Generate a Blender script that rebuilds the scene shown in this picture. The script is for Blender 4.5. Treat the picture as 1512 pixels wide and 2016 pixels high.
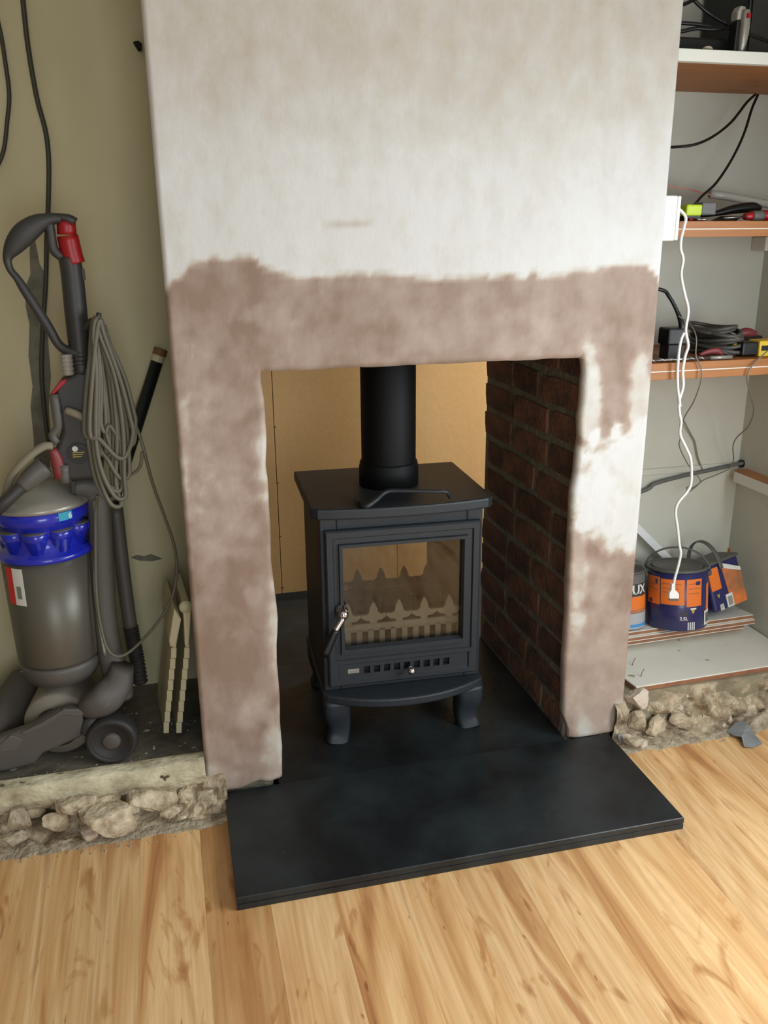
import bpy, bmesh, math, random
from mathutils import Vector, Matrix, noise
random.seed(7)
scene = bpy.context.scene
for o in list(bpy.data.objects): bpy.data.objects.remove(o)
COL = scene.collection

# ------------------------------------------------------------------ camera
F_PX = 1680.0
CAM = Vector((-0.0108, -1.7631, 1.2740))
YAW, PITCH, ROLL = 0.24766, 0.30870, -0.00908
cy, sy, cp, sp = math.cos(YAW), math.sin(YAW), math.cos(PITCH), math.sin(PITCH)
FWD = Vector((sy*cp, cy*cp, -sp)); RGT0 = Vector((cy, -sy, 0)); UP0 = RGT0.cross(FWD)
RGT = math.cos(ROLL)*RGT0 + math.sin(ROLL)*UP0
UPV = -math.sin(ROLL)*RGT0 + math.cos(ROLL)*UP0
cd = bpy.data.cameras.new('camera'); cam = bpy.data.objects.new('camera', cd); COL.objects.link(cam)
cd.sensor_fit = 'VERTICAL'; cd.sensor_height = 24.0; cd.lens = F_PX/2016*24.0; cd.clip_start = .02
m = Matrix((RGT, UPV, -FWD)).transposed().to_4x4(); m.translation = CAM
cam.matrix_world = m
scene.camera = cam

# ------------------------------------------------------------------ light
w = bpy.data.worlds.new('world'); scene.world = w; w.use_nodes = True
bg = w.node_tree.nodes['Background']; bg.inputs[0].default_value = (.75, .85, 1, 1); bg.inputs[1].default_value = .6
def area(name, loc, target, sx, sy_, power, color):
    l = bpy.data.lights.new(name, 'AREA'); l.shape = 'RECTANGLE'; l.size = sx; l.size_y = sy_
    l.energy = power; l.color = color
    o = bpy.data.objects.new(name, l); COL.objects.link(o); o.location = loc
    d = Vector(target)-Vector(loc); o.rotation_euler = d.to_track_quat('-Z', 'Z').to_euler()
    return o
# daylight entering by the window in the right-hand wall of the room
area('window_daylight', (1.60, -1.10, 1.02), (0.0, -.80, .45), .80, 1.25, 42, (.88, .95, 1.0))
# frontal fill through an unseen window, added in the wall behind the viewer
area('front_fill_light', (.25, -3.62, 1.12), (.15, 0, .30), 1.2, 1.6, 46, (.88, .95, 1.0))
# daylight entering the room behind the fireplace by its own window
area('rear_window_daylight', (2.32, .86, 1.15), (0.4, 1.0, .75), 0.9, 1.2, 84, (1.0, .97, .90))
scene.view_settings.view_transform = 'Standard'; scene.view_settings.look = 'None'
scene.view_settings.gamma = 1; scene.view_settings.use_curve_mapping = False
scene.view_settings.exposure = -0.32

# ------------------------------------------------------------------ helpers
def P(px, py, y=None, z=None, x=None):
    d = FWD + (px-756)/F_PX*RGT - (py-1008)/F_PX*UPV
    if y is not None: t = (y-CAM.y)/d.y
    elif z is not None: t = (z-CAM.z)/d.z
    else: t = (x-CAM.x)/d.x
    return CAM + t*d
def topx(p):
    d = Vector(p)-CAM; k = d.dot(FWD)
    return 756+F_PX*d.dot(RGT)/k, 1008-F_PX*d.dot(UPV)/k
def s2l(c):
    return tuple(((v/255)/12.92 if v/255 <= .04045 else ((v/255+.055)/1.055)**2.4) for v in c)
def lerp(a, b, t): return a+(b-a)*t
def interp(tab, v):
    if v <= tab[0][0]: return tab[0][1]
    for (a, b), (c, d) in zip(tab, tab[1:]):
        if v <= c: return lerp(b, d, (v-a)/(c-a))
    return tab[-1][1]
def sstep(a, b, v):
    t = max(0, min(1, (v-a)/(b-a))) if a < b else 1-max(0, min(1, (v-b)/(a-b))); return t*t*(3-2*t)

def material(name, rgb, rough=.6, metal=0, var=0, vscale=8, bump=0, bscale=60, rgb2=None, stretch=(1, 1, 1), spots=None, coat=0, objrand=0):
    """principled material; rgb in sRGB 0-255; var mixes towards rgb2 by noise"""
    mt = bpy.data.materials.new(name); mt.use_nodes = True
    nt = mt.node_tree; N = nt.nodes; L = nt.links
    b = N['Principled BSDF']; b.inputs['Roughness'].default_value = rough; b.inputs['Metallic'].default_value = metal
    if coat: b.inputs['Coat Weight'].default_value = coat
    c1 = s2l(rgb)+(1,); b.inputs['Base Color'].default_value = c1
    tc = N.new('ShaderNodeTexCoord'); mp = N.new('ShaderNodeMapping'); mp.inputs['Scale'].default_value = stretch
    L.new(tc.outputs['Object'], mp.inputs['Vector'])
    out = None
    if var or rgb2:
        n = N.new('ShaderNodeTexNoise'); n.inputs['Scale'].default_value = vscale; n.inputs['Detail'].default_value = 6; n.inputs['Roughness'].default_value = .6
        L.new(mp.outputs[0], n.inputs['Vector'])
        r = N.new('ShaderNodeValToRGB'); r.color_ramp.elements[0].position = .38; r.color_ramp.elements[1].position = .66
        c2 = s2l(rgb2)+(1,) if rgb2 else tuple(v*(1-var) for v in c1[:3])+(1,)
        r.color_ramp.elements[0].color = c1; r.color_ramp.elements[1].color = c2
        L.new(n.outputs['Fac'], r.inputs[0]); out = r.outputs[0]
    if spots:
        srgb, sscale, thr = spots
        n2 = N.new('ShaderNodeTexNoise'); n2.inputs['Scale'].default_value = sscale; n2.inputs['Detail'].default_value = 3
        L.new(mp.outputs[0], n2.inputs['Vector'])
        r2 = N.new('ShaderNodeValToRGB'); r2.color_ramp.elements[0].position = thr; r2.color_ramp.elements[1].position = thr+.04
        L.new(n2.outputs['Fac'], r2.inputs[0])
        mx = N.new('ShaderNodeMix'); mx.data_type = 'RGBA'; L.new(r2.outputs[0], mx.inputs['Factor'])
        if out: L.new(out, mx.inputs[6])
        else: mx.inputs[6].default_value = c1
        mx.inputs[7].default_value = s2l(srgb)+(1,); out = mx.outputs[2]
    if objrand:
        oi = N.new('ShaderNodeObjectInfo'); mr = N.new('ShaderNodeMapRange'); mr.inputs[3].default_value = 1-objrand; mr.inputs[4].default_value = 1+objrand
        L.new(oi.outputs['Random'], mr.inputs[0])
        mm = N.new('ShaderNodeVectorMath'); mm.operation = 'SCALE'
        if out: L.new(out, mm.inputs[0])
        else: mm.inputs[0].default_value = c1[:3]
        L.new(mr.outputs[0], mm.inputs['Scale']); out = mm.outputs[0]
    if out: L.new(out, b.inputs['Base Color'])
    if bump:
        n3 = N.new('ShaderNodeTexNoise'); n3.inputs['Scale'].default_value = bscale; n3.inputs['Detail'].default_value = 5
        L.new(mp.outputs[0], n3.inputs['Vector'])
        bp = N.new('ShaderNodeBump'); bp.inputs['Strength'].default_value = bump; bp.inputs['Distance'].default_value = .01
        L.new(n3.outputs['Fac'], bp.inputs['Height']); L.new(bp.outputs[0], b.inputs['Normal'])
    return mt

def tag(o, label=None, cat=None, group=None, kind=None):
    if label: o['label'] = label
    if cat: o['category'] = cat
    if group: o['group'] = group
    if kind: o['kind'] = kind
    return o
def thing(name, loc, label, cat, group=None, rz=0):
    o = bpy.data.objects.new(name, None); COL.objects.link(o); o.location = loc; o.rotation_euler = (0, 0, rz)
    o.empty_display_size = .05
    return tag(o, label, cat, group)
def mk(name, geo, mat, parent=None, smooth=False, bevel=0, sub=0, seg=2, local=False):
    """geo = (verts, faces) in world coordinates (or in the parent's when local)"""
    me = bpy.data.meshes.new(name); v, f = geo
    me.from_pydata([tuple(a) for a in v], [], f); me.update()
    bm = bmesh.new(); bm.from_mesh(me); bmesh.ops.recalc_face_normals(bm, faces=bm.faces); bm.to_mesh(me); bm.free()
    for p in me.polygons: p.use_smooth = smooth
    me.materials.append(mat)
    o = bpy.data.objects.new(name, me); COL.objects.link(o)
    if parent is not None:
        o.parent = parent
        if not local:
            top = parent; loc = Vector((0, 0, 0))
            mw = Matrix()
            chain = []
            while top is not None: chain.append(top); top = top.parent
            for t in reversed(chain):
                mw = mw @ t.matrix_parent_inverse @ (Matrix.Translation(t.location) @ t.rotation_euler.to_matrix().to_4x4())
            o.matrix_parent_inverse = mw.inverted()
    else:
        # origin at the base centre of the mesh
        xs = [a[0] for a in v]; ys = [a[1] for a in v]; zs = [a[2] for a in v]
        c = Vector(((min(xs)+max(xs))/2, (min(ys)+max(ys))/2, min(zs)))
        me.transform(Matrix.Translation(-c)); o.location = c
    if bevel:
        bv = o.modifiers.new('bevel', 'BEVEL'); bv.width = bevel; bv.segments = seg; bv.limit_method = 'ANGLE'; bv.angle_limit = math.radians(40)
    if sub:
        sm = o.modifiers.new('sub', 'SUBSURF'); sm.levels = sub; sm.render_levels = sub
    return o
def join(*gs):
    V, Fc = [], []
    for v, f in gs:
        b = len(V); V += [Vector(a) for a in v]; Fc += [tuple(i+b for i in q) for q in f]
    return V, Fc
def box(x0, x1, y0, y1, z0, z1):
    v = [(x, y, z) for z in (z0, z1) for y in (y0, y1) for x in (x0, x1)]
    return v, [(0, 2, 3, 1), (4, 5, 7, 6), (0, 1, 5, 4), (2, 6, 7, 3), (0, 4, 6, 2), (1, 3, 7, 5)]
def obox(c, ax, ay, az):
    """oriented box: centre + three half-axis vectors"""
    c = Vector(c); v = [c+sx*Vector(ax)+sy_*Vector(ay)+sz*Vector(az) for sz in (-1, 1) for sy_ in (-1, 1) for sx in (-1, 1)]
    return v, box(0, 1, 0, 1, 0, 1)[1]
def smoothpath(pts, k=6, closed=False):
    pts = [Vector(p) for p in pts]; n = len(pts); out = []
    rng = n if closed else n-1
    for i in range(rng):
        p1, p2 = pts[i], pts[(i+1) % n]
        p0 = pts[i-1] if (closed or i > 0) else p1*2-p2
        p3 = pts[(i+2) % n] if (closed or i+2 < n) else p2*2-p1
        for j in range(k):
            t = j/k
            out.append(.5*((2*p1)+(p2-p0)*t+(2*p0-5*p1+4*p2-p3)*t*t+(3*p1-p0-3*p2+p3)*t**3))
    if not closed: out.append(pts[-1])
    return out
def tube(pts, r, n=8, closed=False, smooth=6, cap=True):
    """round tube along pts; r a number or one radius per given point"""
    if isinstance(r, (list, tuple)):
        base = [Vector((a, 0, 0)) for a in r]
        rr = [v.x for v in (smoothpath(base, smooth, closed) if smooth else base)]
    else: rr = None
    path = smoothpath(pts, smooth, closed) if smooth else [Vector(p) for p in pts]
    m_ = len(path); V = []; Fc = []; nrm = None
    for i, p in enumerate(path):
        a = path[i-1] if (i > 0 or closed) else p; b = path[(i+1) % m_] if (i+1 < m_ or closed) else p
        t = (b-a).normalized() if (b-a).length > 1e-9 else Vector((0, 0, 1))
        if nrm is None:
            nrm = t.orthogonal().normalized()
        nrm = (nrm-t*nrm.dot(t))
        nrm = nrm.normalized() if nrm.length > 1e-6 else t.orthogonal().normalized()
        bn = t.cross(nrm); rad = rr[i] if rr else r
        for k in range(n):
            an = 2*math.pi*k/n; V.append(p+rad*(math.cos(an)*nrm+math.sin(an)*bn))
    for i in range(m_ if closed else m_-1):
        for k in range(n):
            a = i*n+k; b = i*n+(k+1) % n; c = ((i+1) % m_)*n+(k+1) % n; d = ((i+1) % m_)*n+k
            Fc.append((a, b, c, d))
    if not closed and cap:
        Fc.append(tuple(range(n))[::-1]); Fc.append(tuple((m_-1)*n+k for k in range(n)))
    return V, Fc
def strap(pts, hw, hd, n=10, smooth=5, sq=1.0, closed=False, depth=(0, 1, 0)):
    """bar whose section lies hw across the path and hd along the depth axis; sq<1 squares the section"""
    D = Vector(depth)
    hw = hw if isinstance(hw, (list, tuple)) else [hw]*len(pts)
    hd = hd if isinstance(hd, (list, tuple)) else [hd]*len(pts)
    path = smoothpath(pts, smooth, closed); W_ = smoothpath([Vector((a, b, 0)) for a, b in zip(hw, hd)], smooth, closed)
    V = []; Fc = []; m_ = len(path)
    for i, p in enumerate(path):
        a = path[i-1] if (i > 0 or closed) else p; b = path[(i+1) % m_] if (i+1 < m_ or closed) else p
        t = (b-a).normalized(); s = t.cross(D); s = s.normalized() if s.length > 1e-6 else Vector((1, 0, 0))
        for k in range(n):
            an = 2*math.pi*(k+.5)/n; ca, sa = math.cos(an), math.sin(an)
            ca = math.copysign(abs(ca)**sq, ca); sa = math.copysign(abs(sa)**sq, sa)
            V.append(p+W_[i].x*ca*s+W_[i].y*sa*D)
    for i in range(m_ if closed else m_-1):
        for k in range(n):
            Fc.append((i*n+k, i*n+(k+1) % n, ((i+1) % m_)*n+(k+1) % n, ((i+1) % m_)*n+k))
    if not closed:
        Fc.append(tuple(range(n))[::-1]); Fc.append(tuple((m_-1)*n+k for k in range(n)))
    return V, Fc
def lathe(c, prof, n=32, axis=(0, 0, 1), a0=0, a1=2*math.pi):
    """prof = [(radius, height)] along axis through c"""
    c = Vector(c); A = Vector(axis).normalized(); u = A.orthogonal().normalized() if abs(A.z) < .99 else Vector((1, 0, 0)); v_ = A.cross(u)
    V = []; Fc = []; m_ = len(prof); full = a1-a0 > 6.28
    k_ = n if full else n+1
    for r, h in prof:
        for k in range(k_):
            an = a0+(a1-a0)*k/n; V.append(c+A*h+r*(math.cos(an)*u+math.sin(an)*v_))
    for i in range(m_-1):
        for k in range(n):
            Fc.append((i*k_+k, i*k_+(k+1) % k_, (i+1)*k_+(k+1) % k_, (i+1)*k_+k))
    if full:
        if prof[0][0] > 1e-5: Fc.append(tuple(range(n))[::-1])
        if prof[-1][0] > 1e-5: Fc.append(tuple((m_-1)*n+k for k in range(n)))
    return V, Fc
def prism(pts, vec):
    """polygon pts extruded by vec"""
    pts = [Vector(p) for p in pts]; n = len(pts); vec = Vector(vec)
    V = pts+[p+vec for p in pts]
    Fc = [tuple(range(n))[::-1], tuple(range(n, 2*n))]+[(i, (i+1) % n, (i+1) % n+n, i+n) for i in range(n)]
    return V, Fc
def ball(c, r, n=12, sq=(1, 1, 1)):
    prof = [(r*math.sin(math.pi*i/n), -r*math.cos(math.pi*i/n)) for i in range(n+1)]
    v, f = lathe((0, 0, 0), prof, n*2)
    return [Vector(c)+Vector((a.x*sq[0], a.y*sq[1], a.z*sq[2])) for a in v], f
def poly_px(pts, y): return [P(a, b, y=y) for a, b in pts]
def cyl_patch(c, r, a0, a1, z0, z1, n=14, th=.0006, tilt=None):
    """label patch lying on an upright cylinder; angles in radians, 0 = +x, -pi/2 = towards the room"""
    c = Vector(c); V = []; Fc = []
    for i in range(n+1):
        a = lerp(a0, a1, i/n)
        for rr, zz in ((r, z0), (r, z1), (r+th, z0), (r+th, z1)): V.append(c+Vector((rr*math.cos(a), rr*math.sin(a), zz)))
    for i in range(n):
        b = 4*i; d = b+4
        Fc += [(b+2, d+2, d+3, b+3), (b, b+1, d+1, d), (b+1, b+3, d+3, d+1), (b, d, d+2, b+2)]
    Fc += [(0, 2, 3, 1), (4*n, 4*n+1, 4*n+3, 4*n+2)]
    return V, Fc
def text_geo(s, size, bold=0.0):
    cu = bpy.data.curves.new('lettering', 'FONT'); cu.body = s; cu.size = size; cu.offset = bold; cu.resolution_u = 3
    o = bpy.data.objects.new('lettering', cu); me = o.to_mesh()
    v = [p.co.copy() for p in me.vertices]; f = [tuple(p.vertices) for p in me.polygons]
    o.to_mesh_clear(); bpy.data.objects.remove(o); bpy.data.curves.remove(cu)
    return v, f
def text_on_cyl(s, size, c, r, a_start, z, bold=0):
    v, f = text_geo(s, size, bold); c = Vector(c)
    return [c+Vector((r*math.cos(a_start+p.x/r), r*math.sin(a_start+p.x/r), z+p.y)) for p in v], f
def text_flat(s, size, o, ux, uz, bold=0):
    v, f = text_geo(s, size, bold); o = Vector(o); ux = Vector(ux); uz = Vector(uz)
    return [o+ux*p.x+uz*p.y for p in v], f
def sub_on(o, lv=1):
    sm = o.modifiers.new('sub', 'SUBSURF'); sm.levels = lv; sm.render_levels = lv; return o
def fbm(p, s=1.0, oct_=4):
    v = 0; a = .5; q = Vector(p)*s
    for _ in range(oct_): v += a*noise.noise(q); q = q*2.03; a *= .5
    return v

# ------------------------------------------------------------------ materials
M = {}
M['wall_cream'] = material('cream_wall', (200, 191, 154), .85, var=.14, vscale=3, bump=.25, bscale=14, stretch=(1, 1, .5))
M['wall_grey'] = material('pale_grey_wall', (200, 198, 184), .85, var=.1, vscale=3, bump=.15, bscale=20)
M['room_wall'] = material('room_wall', (150, 146, 138), .9)
M['ceiling'] = material('ceiling_white', (225, 222, 215), .9)
M['iron'] = material('black_cast_iron', (38, 43, 48), .5, .0, var=.12, vscale=30, bump=.12, bscale=350)
M['flue'] = material('black_flue_enamel', (7, 7, 7), .6, 0)
M['flue'].node_tree.nodes['Principled BSDF'].inputs['Specular IOR Level'].default_value = .25
M['iron_dark'] = material('firebox_iron', (26, 27, 28), .75)
M['fence'] = material('ash_grey_fence', (205, 200, 184), .9)
M['chrome'] = material('chrome', (225, 225, 228), .12, 1)
M['slate'] = material('black_slate', (18, 21, 24), .42, 0, rgb2=(38, 46, 48), vscale=5, bump=.15, bscale=30, spots=((95, 100, 102), 70, .76))
M['brick'] = material('old_red_brick', (112, 76, 60), .95, rgb2=(66, 54, 46), vscale=13, bump=.8, bscale=70, objrand=.35)
M['mortar'] = material('grey_mortar', (122, 118, 102), .98, var=.3, vscale=25, bump=.8, bscale=60)
M['hardboard'] = material('tan_hardboard', (198, 158, 104), .6, var=.06, vscale=40, bump=.05)
M['pin'] = material('brass_pin', (190, 160, 100), .3, 1)
M['dark'] = material('dark_boards', (24, 22, 20), .9)
M['rubble'] = material('broken_mortar_rubble', (192, 176, 148), .97, rgb2=(112, 96, 74), vscale=22, bump=1, bscale=50, spots=((205, 195, 175), 40, .66))
M['stone'] = material('rubble_stone_face', (204, 190, 164), .95, rgb2=(140, 122, 96), vscale=30, bump=.8, bscale=60, objrand=.2)
M['concrete'] = material('painted_concrete_ledge', (212, 204, 174), .92, rgb2=(142, 130, 102), vscale=16, bump=1.0, bscale=45, spots=((78, 68, 52), 34, .655), stretch=(.6, 1, 1))
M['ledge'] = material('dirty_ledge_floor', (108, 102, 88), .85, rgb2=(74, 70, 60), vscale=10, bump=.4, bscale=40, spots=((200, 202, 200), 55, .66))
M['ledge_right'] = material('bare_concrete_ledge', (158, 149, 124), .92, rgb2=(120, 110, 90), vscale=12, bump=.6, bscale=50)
M['drum_grey'] = material('dusty_pale_plastic', (140, 133, 120), .6, var=.12, vscale=15)
M['vac_dark'] = material('charcoal_plastic', (52, 50, 48), .5)
M['vac_grey'] = material('grey_plastic', (88, 85, 80), .5, var=.1, vscale=12)
M['vac_silver'] = material('silver_plastic', (150, 146, 136), .32, .3)
M['vac_bin'] = material('smoky_bin', (100, 96, 86), .4, .35, var=.15, vscale=9, stretch=(1, 1, .4))
M['vac_blue'] = material('royal_blue_plastic', (28, 40, 170), .25, coat=.5)
M['vac_red'] = material('red_plastic', (150, 20, 24), .4)
M['red_dull'] = material('dull_red_plastic', (125, 52, 54), .5)
M['cord'] = material('grey_power_cord', (98, 94, 80), .55)
M['grey_cable'] = material('dark_grey_cable', (74, 72, 66), .5)
M['hose'] = material('beige_hose', (132, 126, 108), .6)
M['dusty'] = material('dusty_plastic', (82, 77, 72), .6, var=.1, vscale=15, spots=((200, 200, 195), 38, .7))
M['rubber'] = material('black_rubber', (38, 37, 37), .6)
M['white'] = material('white_plastic', (232, 232, 228), .4)
M['white_dirty'] = material('dirty_white_paint', (222, 222, 212), .6, spots=((150, 130, 105), 16, .7))
M['black'] = material('black_plastic', (18, 18, 19), .4)
M['black_tape'] = material('black_tape', (16, 20, 18), .5)
M['cyan'] = material('cyan_sticker', (40, 150, 180), .4)
M['paper'] = material('white_paper', (215, 215, 210), .6)
M['red_print'] = material('red_print', (200, 40, 40), .5)
M['green_print'] = material('faded_print', (120, 130, 90), .5, rgb2=(90, 140, 170), vscale=60)
M['yellow_print'] = material('yellow_print', (190, 170, 60), .5)
M['cream_plastic'] = material('cream_plastic', (196, 188, 154), .5)
M['navy'] = material('navy_tin_print', (38, 40, 88), .35, coat=.3)
M['orange'] = material('orange_label', (228, 118, 44), .5, var=.08, vscale=20)
M['orange_art'] = material('orange_picture_print', (226, 124, 62), .5, rgb2=(150, 104, 72), vscale=12)
M['lid'] = material('grey_green_lid', (84, 84, 78), .5)
M['tin_grey'] = material('grey_tin_print', (110, 106, 102), .4)
M['tin_pale'] = material('pale_tin_print', (170, 170, 172), .4)
M['blue_print'] = material('blue_print', (60, 140, 200), .4)
M['shelf_wood'] = material('varnished_shelf_wood', (170, 110, 56), .55, var=.22, vscale=6, stretch=(1, 8, 14))
M['shelf_white'] = material('white_shelf_paint', (228, 228, 218), .6, spots=((120, 110, 100), 20, .74))
M['hardboard_edge'] = material('brown_hardboard', (154, 106, 76), .85, var=.25, vscale=30, bump=.4, bscale=120)
M['laminate_face'] = material('dirty_cream_board_face', (228, 226, 214), .6, spots=((160, 140, 112), 22, .68), var=.06)
M['timber'] = material('raw_timber', (176, 122, 78), .8, var=.2, vscale=10)
M['steel'] = material('worn_steel', (165, 165, 165), .35, 1)
M['neon'] = material('neon_green_plastic', (190, 214, 40), .45)
M['grey_tool'] = material('grey_tool_plastic', (96, 96, 92), .5)
M['yellow'] = material('yellow_plastic', (220, 186, 50), .45)
M['lead'] = material('grey_lead_offcut', (140, 145, 148), .6, 0, var=.2, vscale=20)
M['wire'] = material('grey_speaker_wire', (120, 116, 104), .5)
M['wall_cable'] = material('dark_olive_cable', (58, 55, 42), .55)
M['pipe'] = material('grey_pipe', (120, 122, 122), .45, .5)
M['brass'] = material('brown_end', (120, 84, 44), .6)
M['fluff'] = material('pale_debris', (186, 174, 152), .95, rgb2=(140, 124, 98), vscale=40, bump=.8, bscale=120)
M['plaster_dry'] = material('dry_plaster_lump', (205, 190, 172), .9, bump=.6, bscale=80)
M['tube_clear'] = material('clear_plastic', (170, 168, 158), .3)
M['pink_string'] = material('pink_string', (220, 120, 105), .7)

def glass_mat(name, soot, tint=(.78, .76, .72)):
    mt = bpy.data.materials.new(name); mt.use_nodes = True; nt = mt.node_tree; N = nt.nodes; L = nt.links
    N.remove(N['Principled BSDF']); out = N['Material Output']
    tr = N.new('ShaderNodeBsdfTransparent'); tr.inputs[0].default_value = tint+(1,)
    gl = N.new('ShaderNodeBsdfGlossy'); gl.inputs['Roughness'].default_value = .03
    fr = N.new('ShaderNodeFresnel'); fr.inputs[0].default_value = 1.52
    ma = N.new('ShaderNodeMath'); ma.operation = 'MULTIPLY'; ma.inputs[1].default_value = 1.2
    L.new(fr.outputs[0], ma.inputs[0])
    df = N.new('ShaderNodeBsdfDiffuse'); df.inputs[0].default_value = s2l((150, 122, 88))+(1,)
    tc = N.new('ShaderNodeTexCoord'); nz = N.new('ShaderNodeTexNoise'); nz.inputs['Scale'].default_value = 9; nz.inputs['Detail'].default_value = 3
    L.new(tc.outputs['Object'], nz.inputs['Vector'])
    mr = N.new('ShaderNodeMapRange'); mr.inputs[1].default_value = .35; mr.inputs[2].default_value = .7; mr.inputs[3].default_value = soot*.5; mr.inputs[4].default_value = soot*1.5
    L.new(nz.outputs['Fac'], mr.inputs[0])
    m1 = N.new('ShaderNodeMixShader'); L.new(mr.outputs[0], m1.inputs[0]); L.new(tr.outputs[0], m1.inputs[1]); L.new(df.outputs[0], m1.inputs[2])
    m2 = N.new('ShaderNodeMixShader'); L.new(ma.outputs[0], m2.inputs[0]); L.new(m1.outputs[0], m2.inputs[1]); L.new(gl.outputs[0], m2.inputs[2])
    L.new(m2.outputs[0], out.inputs[0]); return mt
M['glass'] = glass_mat('smoked_stove_glass', .015)
M['glass_rear'] = glass_mat('rear_stove_glass', .005, (.94, .93, .91))

def laminate():
    mt = bpy.data.materials.new('honey_laminate'); mt.use_nodes = True; nt = mt.node_tree; N = nt.nodes; L = nt.links
    b = N['Principled BSDF']; b.inputs['Roughness'].default_value = .42
    tc = N.new('ShaderNodeTexCoord'); oi = N.new('ShaderNodeObjectInfo')
    off = N.new('ShaderNodeVectorMath'); off.operation = 'SCALE'; off.inputs[0].default_value = (37, 91, 13); L.new(oi.outputs['Random'], off.inputs['Scale'])
    ad = N.new('ShaderNodeVectorMath'); ad.operation = 'ADD'; L.new(tc.outputs['Object'], ad.inputs[0]); L.new(off.outputs[0], ad.inputs[1])
    def nz(scale, stretch, detail=5, dist=0):
        mp = N.new('ShaderNodeMapping'); mp.inputs['Scale'].default_value = stretch; L.new(ad.outputs[0], mp.inputs[0])
        n = N.new('ShaderNodeTexNoise'); n.inputs['Scale'].default_value = scale; n.inputs['Detail'].default_value = detail; n.inputs['Distortion'].default_value = dist
        L.new(mp.outputs[0], n.inputs['Vector']); return n.outputs['Fac']
    def ramp(fac, stops):
        r = N.new('ShaderNodeValToRGB'); e = r.color_ramp.elements
        while len(e) < len(stops): e.new(.5)
        for k, (p, c) in enumerate(stops): e[k].position = p; e[k].color = s2l(c)+(1,) if len(c) == 3 else c
        L.new(fac, r.inputs[0]); return r.outputs[0]
    big = ramp(nz(2.2, (4, .42, 1), 5, 2.2), [(.28, (170, 116, 70)), (.42, (210, 164, 110)), (.58, (230, 192, 140)), (.72, (184, 132, 84))])
    fine = ramp(nz(16, (9, .22, 1), 6), [(.35, (.72, .66, .60, 1)), (.6, (1, 1, 1, 1))])
    mx = N.new('ShaderNodeMix'); mx.data_type = 'RGBA'; mx.blend_type = 'MULTIPLY'; mx.inputs['Factor'].default_value = .5
    L.new(big, mx.inputs[6]); L.new(fine, mx.inputs[7])
    kn = ramp(nz(5.2, (2.2, .62, 1), 3, 2.6), [(.60, (1, 1, 1, 1)), (.68, (.74, .60, .48, 1)), (.80, (.46, .32, .24, 1))])
    m2 = N.new('ShaderNodeMix'); m2.data_type = 'RGBA'; m2.blend_type = 'MULTIPLY'; m2.inputs['Factor'].default_value = .85
    L.new(mx.outputs[2], m2.inputs[6]); L.new(kn, m2.inputs[7])
    sp_ = ramp(nz(60, (1.5, .35, 1), 1), [(.76, (1, 1, 1, 1)), (.80, (.5, .38, .3, 1))])
    m3 = N.new('ShaderNodeMix'); m3.data_type = 'RGBA'; m3.blend_type = 'MULTIPLY'; m3.inputs['Factor'].default_value = .8
    L.new(m2.outputs[2], m3.inputs[6]); L.new(sp_, m3.inputs[7])
    mr = N.new('ShaderNodeMapRange'); mr.inputs[3].default_value = 1.02; mr.inputs[4].default_value = 1.18; L.new(oi.outputs['Random'], mr.inputs[0])
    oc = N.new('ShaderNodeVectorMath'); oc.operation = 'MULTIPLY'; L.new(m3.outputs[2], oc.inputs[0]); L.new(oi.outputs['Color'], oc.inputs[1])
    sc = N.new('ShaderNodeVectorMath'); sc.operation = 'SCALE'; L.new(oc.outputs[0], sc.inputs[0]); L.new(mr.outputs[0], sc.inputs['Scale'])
    L.new(sc.outputs[0], b.inputs['Base Color'])
    return mt
M['laminate'] = laminate()

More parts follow.
